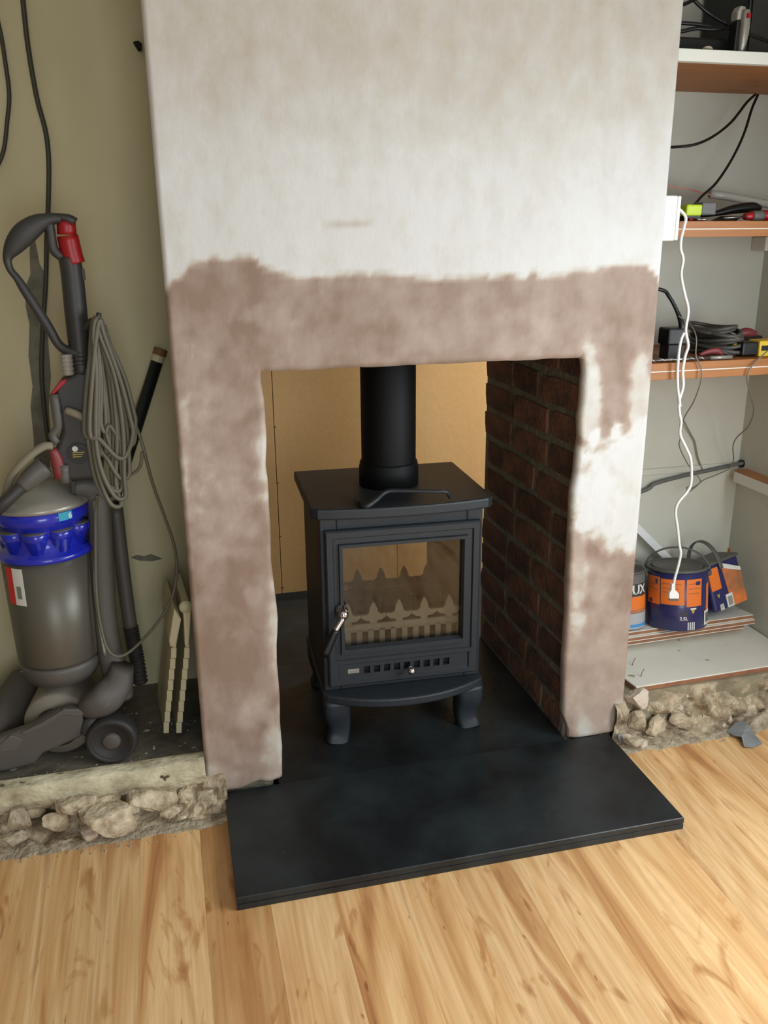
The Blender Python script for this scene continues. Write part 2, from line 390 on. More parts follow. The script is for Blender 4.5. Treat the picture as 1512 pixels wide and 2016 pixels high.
def plaster_mat():
    mt = bpy.data.materials.new('skimmed_plaster'); mt.use_nodes = True; nt = mt.node_tree; N = nt.nodes; L = nt.links
    b = N['Principled BSDF']; b.inputs['Roughness'].default_value = .72
    at = N.new('ShaderNodeAttribute'); at.attribute_name = 'damp'
    tc = N.new('ShaderNodeTexCoord')
    def nz(scale, stretch, detail=5):
        mp = N.new('ShaderNodeMapping'); mp.inputs['Scale'].default_value = stretch; L.new(tc.outputs['Object'], mp.inputs[0])
        n = N.new('ShaderNodeTexNoise'); n.inputs['Scale'].default_value = scale; n.inputs['Detail'].default_value = detail; n.inputs['Roughness'].default_value = .62
        L.new(mp.outputs[0], n.inputs['Vector']); return n.outputs['Fac']
    def math_(op, a, bb):
        n = N.new('ShaderNodeMath'); n.operation = op
        for k, v in enumerate((a, bb)):
            if isinstance(v, (int, float)): n.inputs[k].default_value = v
            else: L.new(v, n.inputs[k])
        return n.outputs[0]
    d = math_('ADD', at.outputs['Fac'], math_('MULTIPLY', math_('SUBTRACT', nz(20, (1, 1, .7), 9), .5), .55))
    r = N.new('ShaderNodeValToRGB'); e = r.color_ramp.elements
    st = [(.02, (215, 215, 213)), (.38, (194, 186, 173)), (.54, (178, 160, 147)), (.80, (161, 141, 128)), (1.0, (143, 120, 104))]
    while len(e) < len(st): e.new(.5)
    for k, (p, c) in enumerate(st): e[k].position = p; e[k].color = s2l(c)+(1,)
    L.new(d, r.inputs[0])
    # faint trowel clouds
    cl = N.new('ShaderNodeValToRGB'); cl.color_ramp.elements[0].position = .3; cl.color_ramp.elements[1].position = .7
    cl.color_ramp.elements[0].color = (.86, .84, .80, 1); cl.color_ramp.elements[1].color = (1, 1, 1, 1)
    L.new(nz(5, (1, 1, .6), 6), cl.inputs[0])
    mx = N.new('ShaderNodeMix'); mx.data_type = 'RGBA'; mx.blend_type = 'MULTIPLY'; mx.inputs['Factor'].default_value = .8
    L.new(r.outputs[0], mx.inputs[6]); L.new(cl.outputs[0], mx.inputs[7])
    # thin pale trowel scratches
    sc = N.new('ShaderNodeValToRGB'); sc.color_ramp.elements[0].position = .71; sc.color_ramp.elements[1].position = .77
    L.new(nz(34, (1, 1, .35), 3), sc.inputs[0])
    m2 = N.new('ShaderNodeMix'); m2.data_type = 'RGBA'; L.new(math_('MULTIPLY', sc.outputs[0], .35), m2.inputs['Factor'])
    L.new(mx.outputs[2], m2.inputs[6]); m2.inputs[7].default_value = s2l((214, 200, 182))+(1,)
    L.new(m2.outputs[2], b.inputs['Base Color'])
    bp = N.new('ShaderNodeBump'); bp.inputs['Strength'].default_value = .18; bp.inputs['Distance'].default_value = .01
    L.new(nz(26, (1, 1, .5), 5), bp.inputs['Height']); L.new(bp.outputs[0], b.inputs['Normal'])
    return mt
M['plaster'] = plaster_mat()

# ------------------------------------------------------------------ the room
W = 1.08; HO = 1.018; XL, XR = .178, .905; ALC = .40; XRW = 1.645; XLW = -2.1; YB = -3.7; ZC = 2.45; LEDGE = .13; YT = .63
def struct(name, geo, mat, parent=None, **k):
    o = mk(name, geo, mat, parent, **k)
    if parent is None: o['kind'] = 'structure'
    return o
floor = struct('floor', box(XLW, XRW, YB, YT, -.08, -.009), M['dark'])
struct('ceiling', box(XLW-.1, XRW+.1, YB-.1, 3.0, ZC, ZC+.1), M['ceiling'])
struct('wall_left', box(XLW-.1, XLW, YB, ALC, 0, ZC), M['room_wall'])
struct('wall_front', join(box(XLW-.1, -.37, YB-.1, YB, 0, ZC), box(.87, XRW+.1, YB-.1, YB, 0, ZC), box(-.37, .87, YB-.1, YB, 0, .26), box(-.37, .87, YB-.1, YB, 2.0, ZC)), M['room_wall'])
wf2 = struct('window_added', join(box(-.37, -.32, YB-.07, YB-.02, .26, 2.0), box(.82, .87, YB-.07, YB-.02, .26, 2.0), box(-.37, .87, YB-.07, YB-.02, .26, .31), box(-.37, .87, YB-.07, YB-.02, 1.95, 2.0)), M['white'])  # unseen window, added to go with the frontal fill
mk('window_sill', box(-.40, .90, YB-.09, YB+.03, .23, .26), M['white'], wf2)
# right-hand wall with the window hole
wy0, wy1, wz0, wz1 = -1.60, -.62, .34, 1.72
struct('wall_right', join(box(XRW, XRW+.1, wy1, ALC, 0, ZC), box(XRW, XRW+.1, YB, wy0, 0, ZC), box(XRW, XRW+.1, wy0, wy1, 0, wz0), box(XRW, XRW+.1, wy0, wy1, wz1, ZC)), M['wall_grey'])
wf = struct('window_1', join(box(XRW+.02, XRW+.07, wy0, wy0+.05, wz0, wz1), box(XRW+.02, XRW+.07, wy1-.05, wy1, wz0, wz1), box(XRW+.02, XRW+.07, wy0, wy1, wz0, wz0+.05), box(XRW+.02, XRW+.07, wy0, wy1, wz1-.05, wz1)), M['white'])
mk('window_sill', box(XRW-.03, XRW+.09, wy0-.03, wy1+.03, wz0-.03, wz0), M['white'], wf)
wbl = struct('wall_back_left', box(XLW, 0.01, ALC, YT, 0, ZC), M['wall_cream'])
wbr = struct('wall_back_right', box(W-.01, XRW+.1, ALC, YT, 0, ZC), M['wall_grey'])
# room beyond the fireplace
struct('floor_rear', box(-1.2, 2.5, YT, 3.0, -.08, 0), M['dark'])
struct('wall_rear', box(-1.2, 2.5, 2.9, 3.0, 0, ZC), M['room_wall'])
struct('wall_rear_left', box(-1.3, -1.2, YT, 3.0, 0, ZC), M['room_wall'])
struct('wall_rear_right', join(box(2.5, 2.6, YT, 3.0, 0, .4), box(2.5, 2.6, 1.5, 3.0, .4, ZC), box(2.5, 2.6, YT, 1.5, 1.9, ZC)), M['room_wall'])

# laminate planks
pw, pl = .128, 2.4
meP = None; k = 0
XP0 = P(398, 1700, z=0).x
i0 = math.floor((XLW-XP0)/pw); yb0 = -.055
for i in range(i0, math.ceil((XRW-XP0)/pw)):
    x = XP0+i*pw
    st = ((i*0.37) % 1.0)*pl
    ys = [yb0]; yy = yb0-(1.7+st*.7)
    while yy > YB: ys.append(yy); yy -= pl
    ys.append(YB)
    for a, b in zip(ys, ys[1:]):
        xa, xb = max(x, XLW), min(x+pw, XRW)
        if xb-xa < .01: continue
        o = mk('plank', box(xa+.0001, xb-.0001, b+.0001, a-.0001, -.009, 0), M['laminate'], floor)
        if i == 0: o.color = (.74, .66, .58, 1)  # plank beside the hearth darkened to stand in for the hearth's cast shadow

# ------------------------------------------------------------------ chimney breast
core = join(box(.003, XL-.02, .022, YT, 0, HO+.04), box(XR+.012, W-.003, .022, YT, 0, HO+.04), box(.003, W-.003, .022, .20, HO+.012, ZC), box(.003, W-.003, .46, YT, HO+.012, ZC), box(.003, .36, .20, .46, HO+.012, ZC), box(.70, W-.003, .20, .46, HO+.012, ZC))
breast = struct('wall_chimney', core, M['mortar'])
# bricks of the two jambs
def brick_mesh(seed, l, h, d):
    bm = bmesh.new(); bmesh.ops.create_cube(bm, size=1)
    bmesh.ops.subdivide_edges(bm, edges=[e for e in bm.edges], cuts=1, use_grid_fill=True)
    for v in bm.verts:
        n_ = Vector((seed*3.1, seed*1.7, 0))+v.co*2.3
        corner = sum(abs(abs(c)-.5) < .01 for c in v.co)
        v.co = Vector((v.co.x*d, v.co.y*l, v.co.z*h))*(1-.035*max(0, corner-1))+Vector((noise.noise(n_)*.0025, noise.noise(n_+Vector((9, 0, 0)))*.006, noise.noise(n_+Vector((0, 9, 0)))*.004))
    me = bpy.data.meshes.new('brick'); bm.to_mesh(me); bm.free(); me.materials.append(M['brick']); return me
BR = {}
for nme, l in (('s', .218), ('h', .104), ('q', .15)):
    BR[nme] = [brick_mesh(q+len(nme)+ord(nme), l, .067, .05) for q in range(4)]
LEN = {'s': .218, 'h': .104, 'q': .15}
rnd = random.Random(3)
for side in (1, -1):
    xf = XR+.0060+.025 if side > 0 else XL-.0140-.025
    for row in range(13):
        z = .034+.0845*row+.038
        if z > HO+.03: break
        pat = [('h', 's', 's', 'h'), ('s', 'q', 's'), ('q', 's', 's'), ('s', 's', 'h')][(row*7+row//3) % 4]
        y = .026
        for q in pat:
            l = LEN[q]
            if y+l > YT+.012: l = None
            if l is None: break
            o = bpy.data.objects.new('brick', rnd.choice(BR[q])); COL.objects.link(o); o.parent = breast
            o.matrix_parent_inverse = Matrix.Translation(-breast.location)
            o.location = (xf+rnd.uniform(-.002, .002), y+l/2, z+rnd.uniform(-.003, .003)); o.rotation_euler = (rnd.uniform(-.02, .02), 0, rnd.uniform(-.006, .006))
            y += l+.016
        if YT-y > .05:
            o = bpy.data.objects.new('brick', rnd.choice(BR['h'])); COL.objects.link(o); o.parent = breast
            o.matrix_parent_inverse = Matrix.Translation(-breast.location)
            sc = (YT-y)/.104; o.scale = (1, sc, 1); o.location = (xf, (y+YT)/2, z)

# plaster skin with ragged opening
LE = [(P(a, b, y=0).z, P(a, b, y=0).x) for a, b in ((557, 1545), (558, 1505), (553, 1450), (553, 1400), (547, 1330), (546, 1290), (549, 1245), (547, 1220), (541, 1170), (535, 1120), (534, 1050), (531, 1010), (529, 960), (524, 925), (526, 870), (524, 840), (521, 790), (515, 755), (515, 735))]
RE = [(P(a, b, y=0).z, P(a, b, y=0).x) for a, b in ((1119, 1456), (1107, 1440), (1109, 1400), (1110, 1330), (1113, 1290), (1117, 1230), (1117, 1180), (1121, 1120), (1123, 1070), (1125, 1030), (1127, 985), (1134, 950), (1138, 905), (1143, 870), (1142, 830), (1147, 800), (1149, 760), (1152, 735), (1150, 712), (1146, 704))]
BOT_L = [(P(a, 1550, y=0).x, P(a, b, y=0).z) for a, b in ((404, 1535), (412, 1553), (440, 1560), (475, 1556), (500, 1545), (512, 1540), (530, 1543), (552, 1535), (560, 1530))]
BOT_R = [(P(a, 1450, y=0).x, P(a, b, y=0).z) for a, b in ((1105, 1440), (1118, 1454), (1135, 1456), (1170, 1451), (1205, 1444), (1222, 1440), (1232, 1425))]
TOPB = [(325, 575), (340, 552), (372, 525), (420, 512), (480, 504), (520, 520), (560, 540), (610, 551), (660, 542), (740, 538), (800, 545), (860, 553), (930, 545), (1000, 541), (1035, 543), (1048, 528), (1062, 545), (1100, 540), (1150, 531), (1200, 524), (1270, 518), (1295, 548), (1310, 600)]
def damp(px, py):
    d = (py-interp(TOPB, px))
    n1 = fbm((px*.011, py*.011, 1.3)); n2 = fbm((px*.03, py*.03, 5.1)); n3 = fbm((px*.02, py*.006, 9.1))
    v = sstep(-7, 9, d+n2*16)
    v *= 1+.42*n1+.34*n2+.22*n3
    v = v*.84
    def blob(cx, cy_, rx, ry, amt, soft=.55):
        q = math.hypot((px-cx)/rx, (py-cy_)/ry)+n2*.5+n1*.3
        return amt*(1-sstep(soft, 1.15, q))
    # right pier: pale dried band between two damp patches
    v -= blob(1215, 965, 112, 120, .85, .7); v -= blob(1160, 790, 26, 130, .62); v -= blob(1262, 800, 26, 120, .5); v -= blob(1140, 1130, 20, 130, .4)
    v -= blob(1255, 880, 60, 60, .5)
    v -= blob(1180, 1330, 90, 200, .16); v -= blob(1170, 1400, 70, 60, .14)
    # left pier
    v -= blob(385, 900, 46, 150, .26, .2); v -= blob(525, 880, 26, 120, .40, .3); v -= blob(440, 1010, 90, 110, .20, .2); v -= blob(365, 870, 14, 120, .30, .3)
    v -= blob(543, 1250, 22, 130, .42, .3); v -= blob(420, 1530, 60, 35, .34, .3); v -= blob(540, 1480, 28, 90, .40, .3); v -= blob(400, 1110, 60, 60, .16, .2)
    v -= blob(500, 1175, 26, 22, .25); v -= blob(505, 1400, 30, 40, .25)
    v += blob(450, 1250, 75, 130, .16); v += blob(400, 580, 80, 50, .10); v -= blob(520, 620, 60, 30, .18)
    v += blob(1240, 590, 70, 80, .08); v -= blob(1000, 660, 260, 40, .10)
    # faint stains high on the dry part
    if d < 0:
        v += .12*max(0, n3+.15)+blob(690, 440, 60, 10, .35, .2)+(.30*sstep(420, 40, py) if py < 420 else 0)+blob(330, 480, 30, 90, .06)
    return max(0, v)
cols = []
NL, NMid, NR = 34, 72, 30
zrows = []
z = .0
NZ1, NZ2 = 130, 120
def skin_vert(u, zz):
    """u in column space: 0..NL left pier, ..+NMid lintel, ..+NR right pier"""
    fade = 1 if zz <= HO else max(0, 1-(zz-HO)/.03)
    xl = lerp(XL, interp(LE, zz), fade); xr = lerp(XR, interp(RE, zz), fade)
    if u <= NL: return lerp(0.0, xl, (u/NL)), u/NL*xl
    if u <= NL+NMid: return lerp(xl, xr, (u-NL)/NMid), 9
    return lerp(xr, W, (u-NL-NMid)/NR), 9
grid = {}; V = []; Fc = []; DA = []
def skin_add(u, r, top):
    if (u, r) in grid: return grid[(u, r)]
    if r <= NZ1: zz = HO*r/NZ1
    else: zz = HO+(ZC-HO)*((r-NZ1)/NZ2)
    x, _ = skin_vert(u, zz)
    # ragged bottom
    if u <= NL:
        zb = interp(BOT_L, x)
    elif u >= NL+NMid: zb = interp(BOT_R, x)
    else: zb = 0
    z2 = zz if r > NZ1 else zb+(HO-zb)*(r/NZ1)
    if r == NZ1: z2 += .0008*math.sin(x*40)+.0015*noise.noise(Vector((x*30, 0, 0)))
    # distance to arrises -> rounded edge turning back
    dist = 9
    if z2 < HO+.001:
        if u <= NL: dist = min(dist, interp(LE, z2)-x)
        elif u >= NL+NMid: dist = min(dist, x-interp(RE, z2))
        if u <= NL or u >= NL+NMid: dist = min(dist, (z2-zb)*1.0)
    if NL <= u <= NL+NMid and z2 >= HO-.004: dist = min(dist, z2-HO+.003)
    dist = max(0, min(dist, x*5, (W-x)*5))
    y = .008*(1-min(1, dist/.007))**2+.0016*fbm((x*7, z2*5, 2), 1)+.0006*fbm((x*40, z2*20, 7))
    grid[(u, r)] = len(V); V.append(Vector((x, y, z2)))
    px, py = topx((x, 0, z2)); DA.append(damp(px, py))
    return grid[(u, r)]
for r in range(NZ1+NZ2):
    for u in range(NL+NMid+NR):
        if r < NZ1 and NL <= u < NL+NMid: continue
        Fc.append((skin_add(u, r, 0), skin_add(u+1, r, 0), skin_add(u+1, r+1, 0), skin_add(u, r+1, 0)))
# give it thickness: back sheet and rim
n0 = len(V)
ec = {}
for f in Fc:
    for a, b in zip(f, f[1:]+f[:1]): ec[(a, b)] = 1
back = [Vector((p.x, .024, p.z)) for p in V]
rim = [(a, b) for (a, b) in ec if (b, a) not in ec]
V2 = V+back; F2 = list(Fc)+[tuple(i+n0 for i in f)[::-1] for f in Fc]+[(b, a, a+n0, b+n0) for a, b in rim]
skin = mk('plaster_skin', (V2, F2), M['plaster'], breast, smooth=True)
at = skin.data.attributes.new('damp', 'FLOAT', 'POINT')
for i, dv in enumerate(DA+[0.15]*n0): at.data[i].value = dv
# grey soot-free render return seen at the right of the opening: brick face edge sits behind it

# ------------------------------------------------------------------ alcove ledges and rubble
def ledge(name, x0, x1):
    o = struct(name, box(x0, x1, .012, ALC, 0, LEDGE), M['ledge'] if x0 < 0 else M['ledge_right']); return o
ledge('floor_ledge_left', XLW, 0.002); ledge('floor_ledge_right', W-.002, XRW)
HOLES = [(P(76, 1605, y=-.03).x, .52, .036, .06), (P(275, 1600, y=-.03).x, .5, .03, .03), (P(1300, 1435, y=-.02).x, .42, .06, .035), (P(1480, 1380, y=0).x, .75, .04, .03)]
def bank(name, x0, x1, prof, seed, amp, mat, label):
    nx = int((x1-x0)/.006); ns = 26; V = []; Fc = []
    for i in range(nx+1):
        x = x0+(x1-x0)*i/nx
        for j in range(ns+1):
            t = j/ns; y, z = prof(t, x)
            n_ = fbm((x*16, t*3+seed, seed*2.0), 1, 4); n2 = noise.voronoi(Vector((x*26, t*4.5, seed)))[0][0]
            k = math.sin(math.pi*min(1, max(0, t)))**.6
            d = amp*(n_*1.3+(.32-n2)*.9)*k
            for hx_, ht_, hr_w, hd_ in HOLES: d -= hd_*math.exp(-((x-hx_)/hr_w)**2-((t-ht_)/.17)**2)
            V.append(Vector((x, y-d, max(.0005, z+max(d, -.01)*.35))))
    for i in range(nx):
        for j in range(ns):
            a = i*(ns+1)+j; Fc.append((a, a+1, a+ns+2, a+ns+1))
    o = mk(name, (V, Fc), mat); tag(o, kind='structure'); return o
def profL(t, x):
    if t < .3: return lerp(-.066, -.045, t/.3), lerp(0, .012, t/.3)
    if t < .8: return lerp(-.045, -.004, (t-.3)/.5), lerp(.012, .085, (t-.3)/.5)
    return lerp(-.004, .013, (t-.8)/.2), lerp(.085, .10, (t-.8)/.2)
def profR(t, x):
    if t < .25: return lerp(-.05, -.02, t/.25), lerp(0, .012, t/.25)
    return lerp(-.02, .013, ((t-.25)/.75)**1.5), lerp(.012, .128, (t-.25)/.75)
bank('trim_1', -1.0, .045, profL, 3.1, .046, M['rubble'], '')
bank('trim_2', W-.03, XRW, profR, 8.3, .046, M['rubble'], '')
# smooth painted kerb at the front of the left ledge
kv = []; kf = []
nk = 120
for i in range(nk+1):
    x = lerp(-1.0, .0, i/nk); w_ = .007*fbm((x*14, 1, 1))+.004*fbm((x*55, 3, 1)); lo = .074+.030*fbm((x*20, 4, 2))
    for (y, z) in ((.03, LEDGE+.003), (-.002+w_, LEDGE+.002+w_*.4), (-.006+w_, LEDGE-.003+w_*.4), (-.010+w_*.6, .106), (-.013+w_*.4, lo), (.012, lo-.006)): kv.append(Vector((x, y, z)))
for i in range(nk):
    for j in range(5): kf.append((i*6+j, i*6+j+1, i*6+6+j+1, i*6+6+j))
struct('trim_3', (kv, kf), M['concrete'], smooth=True)
# individual stones
def stone_geo(seed, sx, sy_, sz, rot):
    bm = bmesh.new(); bmesh.ops.create_icosphere(bm, subdivisions=3, radius=1)
    for v in bm.verts:
        c = v.co.copy(); d = max(abs(c.x), abs(c.y), abs(c.z)); q = c/(d**.55)
        for pl in range(6):
            nn = Vector((noise.noise(Vector((seed*5.3, pl, 0))), noise.noise(Vector((pl, seed*4.1, 3))), noise.noise(Vector((2, pl, seed*6.7))))).normalized()
            h = .62+.25*noise.noise(Vector((seed, pl*3.3, 1))); e = q.dot(nn)-h
            if e > 0: q -= nn*e
        q += c*(.10*noise.noise(c*3+Vector((seed, 0, 0)))+.07*noise.noise(c*7+Vector((0, seed, 0))))
        v.co = q
    R_ = Matrix.Rotation(rot[2], 3, 'Z') @ Matrix.Rotation(rot[1], 3, 'Y') @ Matrix.Rotation(rot[0], 3, 'X')
    vs = [R_ @ Vector((v.co.x*sx, v.co.y*sy_, v.co.z*sz)) for v in bm.verts]; fs = [tuple(v.index for v in f.verts) for f in bm.faces]; bm.free(); return vs, fs
def stone(px, py, y, wpx, hpx, seed, label, group=None, mat=None, zrest=None, name='rubble_stone', flat=.8):
    if seed not in (1, 12, 15, 27, 25, 28): y += .012
    c = P(px, py, y=y); s = (c-CAM).dot(FWD)/F_PX
    rr = random.Random(seed)
    v, f = stone_geo(seed, wpx*s*.56, wpx*s*.5*flat, hpx*s*.56, (rr.uniform(-.3, .3), rr.uniform(-.35, .35), rr.uniform(-.6, .6)))
    lo = min(a.z for a in v)
    if zrest is not None: c.z = zrest-lo
    o = mk(name, ([a+c for a in v], f), mat or M['stone']); tag(o, label, 'stone', group); return o
stone(214, 1602, -.038, 108, 74, 1, 'large angular buff stone wedged in the rubble below the vacuum head')
stone(255, 1592, -.045, 34, 30, 12, 'small white chalky lump against the large angular stone')
stone(110, 1617, -.04, 46, 34, 3, 'rounded mortar lump beside the dark hollow in the broken bank')
stone(35, 1612, -.035, 52, 40, 4, 'crumbly mortar lump across the dark hollow from the large stone')
stone(150, 1575, -.02, 70, 34, 5, 'crumbled mortar clod under the painted kerb')
stone(300, 1575, -.025, 90, 40, 6, 'long pitted mortar chunk under the painted kerb near the chimney breast')
stone(395, 1588, -.035, 40, 24, 7, 'flat pale pebble beside the two grey pipe stubs')
stone(362, 1568, -.02, 34, 26, 8, 'grey pebble between the mortar chunk and the chimney breast')
stone(335, 1600, -.05, 36, 16, 9, 'thin stone chip lying at the laminate edge near the chimney breast')
stone(60, 1590, .0, 60, 34, 14, 'brown stone deep inside the hollow of the broken bank', flat=.6)
stone(185, 1632, -.055, 44, 18, 15, 'white plaster flake lying at the laminate edge below the large angular stone', mat=M['plaster_dry'])
stone(20, 1655, -.055, 60, 22, 16, 'grey mortar clod at the laminate edge farthest from the hearth')
stone(1252, 1372, .0, 52, 42, 21, 'pale plaster lump stuck to the foot of the chimney breast', mat=M['plaster_dry'])
stone(1245, 1418, -.01, 46, 42, 22, 'crumbling brown brick rubble against the foot of the chimney breast', mat=M['rubble'])
stone(1290, 1425, -.012, 44, 40, 23, 'dark brown mortar clod in the bank below the paint tins')
stone(1335, 1420, -.01, 50, 36, 24, 'round mortar clod in the middle of the bank below the paint tins')
stone(1255, 1458, -.035, 52, 18, 25, 'long thin stone chip lying beside the hearth corner')
stone(1238, 1452, -.03, 30, 24, 26, 'pinkish plaster lump touching the hearth corner', mat=M['plaster_dry'])
stone(1267, 1466, -.045, 18, 15, 27, 'small white pebble on dust beside the hearth corner', mat=M['plaster_dry'])
stone(1482, 1418, -.012, 56, 34, 28, 'large buff cobble at the laminate edge behind the lead offcut')
stone(1505, 1402, -.008, 40, 44, 29, 'reddish buff cobble beside the large cobble behind the lead offcut')
stone(1470, 1396, -.002, 34, 28, 30, 'grey cobble sitting above the large buff cobble')
stone(1430, 1412, -.012, 30, 24, 31, 'small grey cobble in the bank beside the large buff cobble')
stone(1395, 1402, -.006, 36, 26, 32, 'flattened grey mortar clod in the bank under the leaning white board')
# loose crumbs
cv = []; rr = random.Random(11)
for k_ in range(260):
    if k_ < 150: x = rr.uniform(-.5, .03); y = rr.uniform(-.10, -.035); zz = 0
    elif k_ < 190: x = rr.uniform(1.05, 1.5); y = rr.uniform(-.075, -.03); zz = 0
    else:
        x = rr.uniform(-.5, -.01); y = rr.uniform(.03, .2) if x > -.12 else rr.uniform(.018, .045); zz = LEDGE
    s_ = rr.uniform(.0015, .006)*(.6 if zz else 1); h = s_*.8
    cv.append((([Vector((x+s_*math.cos(a)*rr.uniform(.6, 1), y+s_*math.sin(a)*rr.uniform(.6, 1), zz-.001)) for a in (0, 1.6, 3.1, 4.7)]+[Vector((x+rr.uniform(-.3, .3)*s_, y, zz+h))]), [(0, 1, 4), (1, 2, 4), (2, 3, 4), (3, 0, 4), (3, 2, 1, 0)]))
o = mk('mortar_crumbs', join(*cv), M['fluff']); tag(o, 'pale mortar crumbs scattered along the broken skirting line', 'crumbs', kind='stuff')
# dust at the laminate edge
for nme, x0, x1, yy in (('mortar_dust', -.9, .03, -.062), ('mortar_dust', 1.03, XRW, -.05)):
    dv = []; df = []; nn = 90
    for i in range(nn+1):
        x = lerp(x0, x1, i/nn); e = .012+.022*fbm((x*22, 2, yy))
        dv += [Vector((x, yy+.02, .004)), Vector((x, yy-e*.5, .0035)), Vector((x, yy-e, .0002))]
    for i in range(nn):
        for j in range(2): df.append((i*3+j, i*3+j+1, i*3+4+j, i*3+3+j))
    o = mk(nme, (dv, df), M['fluff'], smooth=True); tag(o, 'pale dust drift along the laminate edge '+('below the vacuum cleaner' if x0 < 0 else 'below the paint tins'), 'dust', kind='stuff')

# ------------------------------------------------------------------ hearth
HT = .0307
hr = -.0094
def hp(x, y, z):
    X = x-W/2; return Vector((W/2+math.cos(hr)*X-math.sin(hr)*y, math.sin(hr)*X+math.cos(hr)*y, z))
def slab(x0, x1, y0, y1, label, lam=False, z0=0.0):
    def ring(e, z): return [hp(x0+e, y0+e, z), hp(x1-e, y0+e, z), hp(x1-e, y1, z), hp(x0+e, y1, z)]
    if lam: prof = [(0.0005, z0), (0, .002), (0, .0135), (.0022, .0145), (.0022, .0155), (0, .0165), (0, HT-.0015), (.0015, HT)]
    else: prof = [(0, z0), (0, HT)]
    V = []; Fc = []
    for e, z in prof: V += ring(e, z)
    for i in range(len(prof)-1):
        for k_ in range(4): Fc.append((i*4+k_, i*4+(k_+1) % 4, i*4+4+(k_+1) % 4, i*4+4+k_))
    Fc += [(3, 2, 1, 0), tuple(len(V)-4+q for q in range(4))]
    o = mk('hearth_slab', (V, Fc), M['slate']); tag(o, label, 'hearth slab', 'slate hearth slabs'); return o
slab(.0404, 1.0375, -.3543, -.0006, 'wide black slate slab projecting over the laminate in front of the fireplace', True)
slab(XL-.008, XR+.01, .0006, .60, 'black slate slab lying under the stove legs between the jambs')
slab(-.05, 1.12, .6012, 1.02, 'black slate slab behind the stove in front of the tan panels')

# ------------------------------------------------------------------ tan panels behind
yP = 1.15
sx1 = P(545, 950, y=yP).x; sx2 = P(782, 1100, y=yP).x
pv = [(-.15, sx1-.0012), (sx1+.0012, sx2-.0012), (sx2+.0012, 1.45)]
t = thing('hardboard_partition', ((pv[0][0]+pv[2][1])/2, yP, 0), 'tan hardboard partition with pinned seams standing behind the stove', 'partition')
for (a, b) in pv:
    sh = mk('sheet', box(a, b, yP, yP+.006, .035, 1.35), M['hardboard'], t, bevel=.0008)
    mk('frame_batten', box((a+b)/2-.03, (a+b)/2+.03, yP+.006, yP+.03, 0, 1.3), M['timber'], sh)
    mk('seam_backing', box(a-.012, a+.012, yP+.0062, yP+.010, .04, 1.34), M['dark'], sh)
    for zz in (.06, .26, .46, .66, .86):
        mk('panel_pin', lathe((a+.004, yP-.0015, zz), [(.0001, -.001), (.0035, 0), (.0035, .002)], 8, (0, 1, 0)), M['pin'], sh)

# ------------------------------------------------------------------ stove (built in its own frame, then turned a little)
S = thing('wood_burning_stove', (.527, .305, HT), 'black cast iron double sided wood burning stove on slate hearth', 'stove', rz=-.042)
def sp_(name, geo, mat, parent=None, **k): return mk(name, geo, mat, parent or S, local=True, **k)
def bow(hw, yb, yc, ym, n=16, cham=.03):
    """outline of a plate with a bowed front: back edge yb, front corners yc, front middle ym"""
    pts = [(hw, yb), (-hw, yb), (-hw, yc)]
    for i in range(n+1):
        t = -1+2*i/n; pts.append((t*(hw-cham*.55), lerp(ym, yc-cham*.55, abs(t)**2.2)))
    pts.append((hw, yc)); return pts
def plate(pts, z0, z1, inset=0):
    b = [Vector((x, y, z0)) for x, y in pts]; return prism(b, (0, 0, z1-z0))
sp_('top_plate', plate(bow(.228, .195, -.160, -.197), .610, .637), M['iron'], bevel=.005)
sp_('ash_lip', plate(bow(.213, .18, -.165, -.232, cham=.02), .118, .142), M['iron'], bevel=.005)
sp_('side_panel', box(-.206, -.190, -.148, .175, .142, .610), M['iron'], bevel=.003)
sp_('side_panel', box(.190, .206, -.148, .175, .142, .610), M['iron'], bevel=.003)
for yy, nm in ((-.152, 'front_frame'), (.160, 'rear_frame')):
    sp_(nm, join(box(-.206, -.165, yy, yy+.016, .142, .610), box(.165, .206, yy, yy+.016, .142, .610), box(-.165, .165, yy, yy+.016, .545, .610), box(-.165, .165, yy, yy+.016, .142, .235)), M['iron'], bevel=.003)
sp_('firebox_floor', box(-.188, .188, -.13, .155, .20, .22), M['iron_dark'])
sp_('baffle', box(-.188, .188, -.13, .155, .57, .585), M['iron_dark'])
def rect_ring(rects):
    """nested rectangles (x0,x1,z0,z1,y) joined into one moulded frame"""
    V = []; Fc = []
    for x0, x1, z0, z1, y in rects: V += [Vector((x0, y, z0)), Vector((x1, y, z0)), Vector((x1, y, z1)), Vector((x0, y, z1))]
    n = len(rects)
    for i in range(n-1):
        for k_ in range(4): Fc.append((i*4+k_, i*4+(k_+1) % 4, i*4+4+(k_+1) % 4, i*4+4+k_))
    return V, Fc
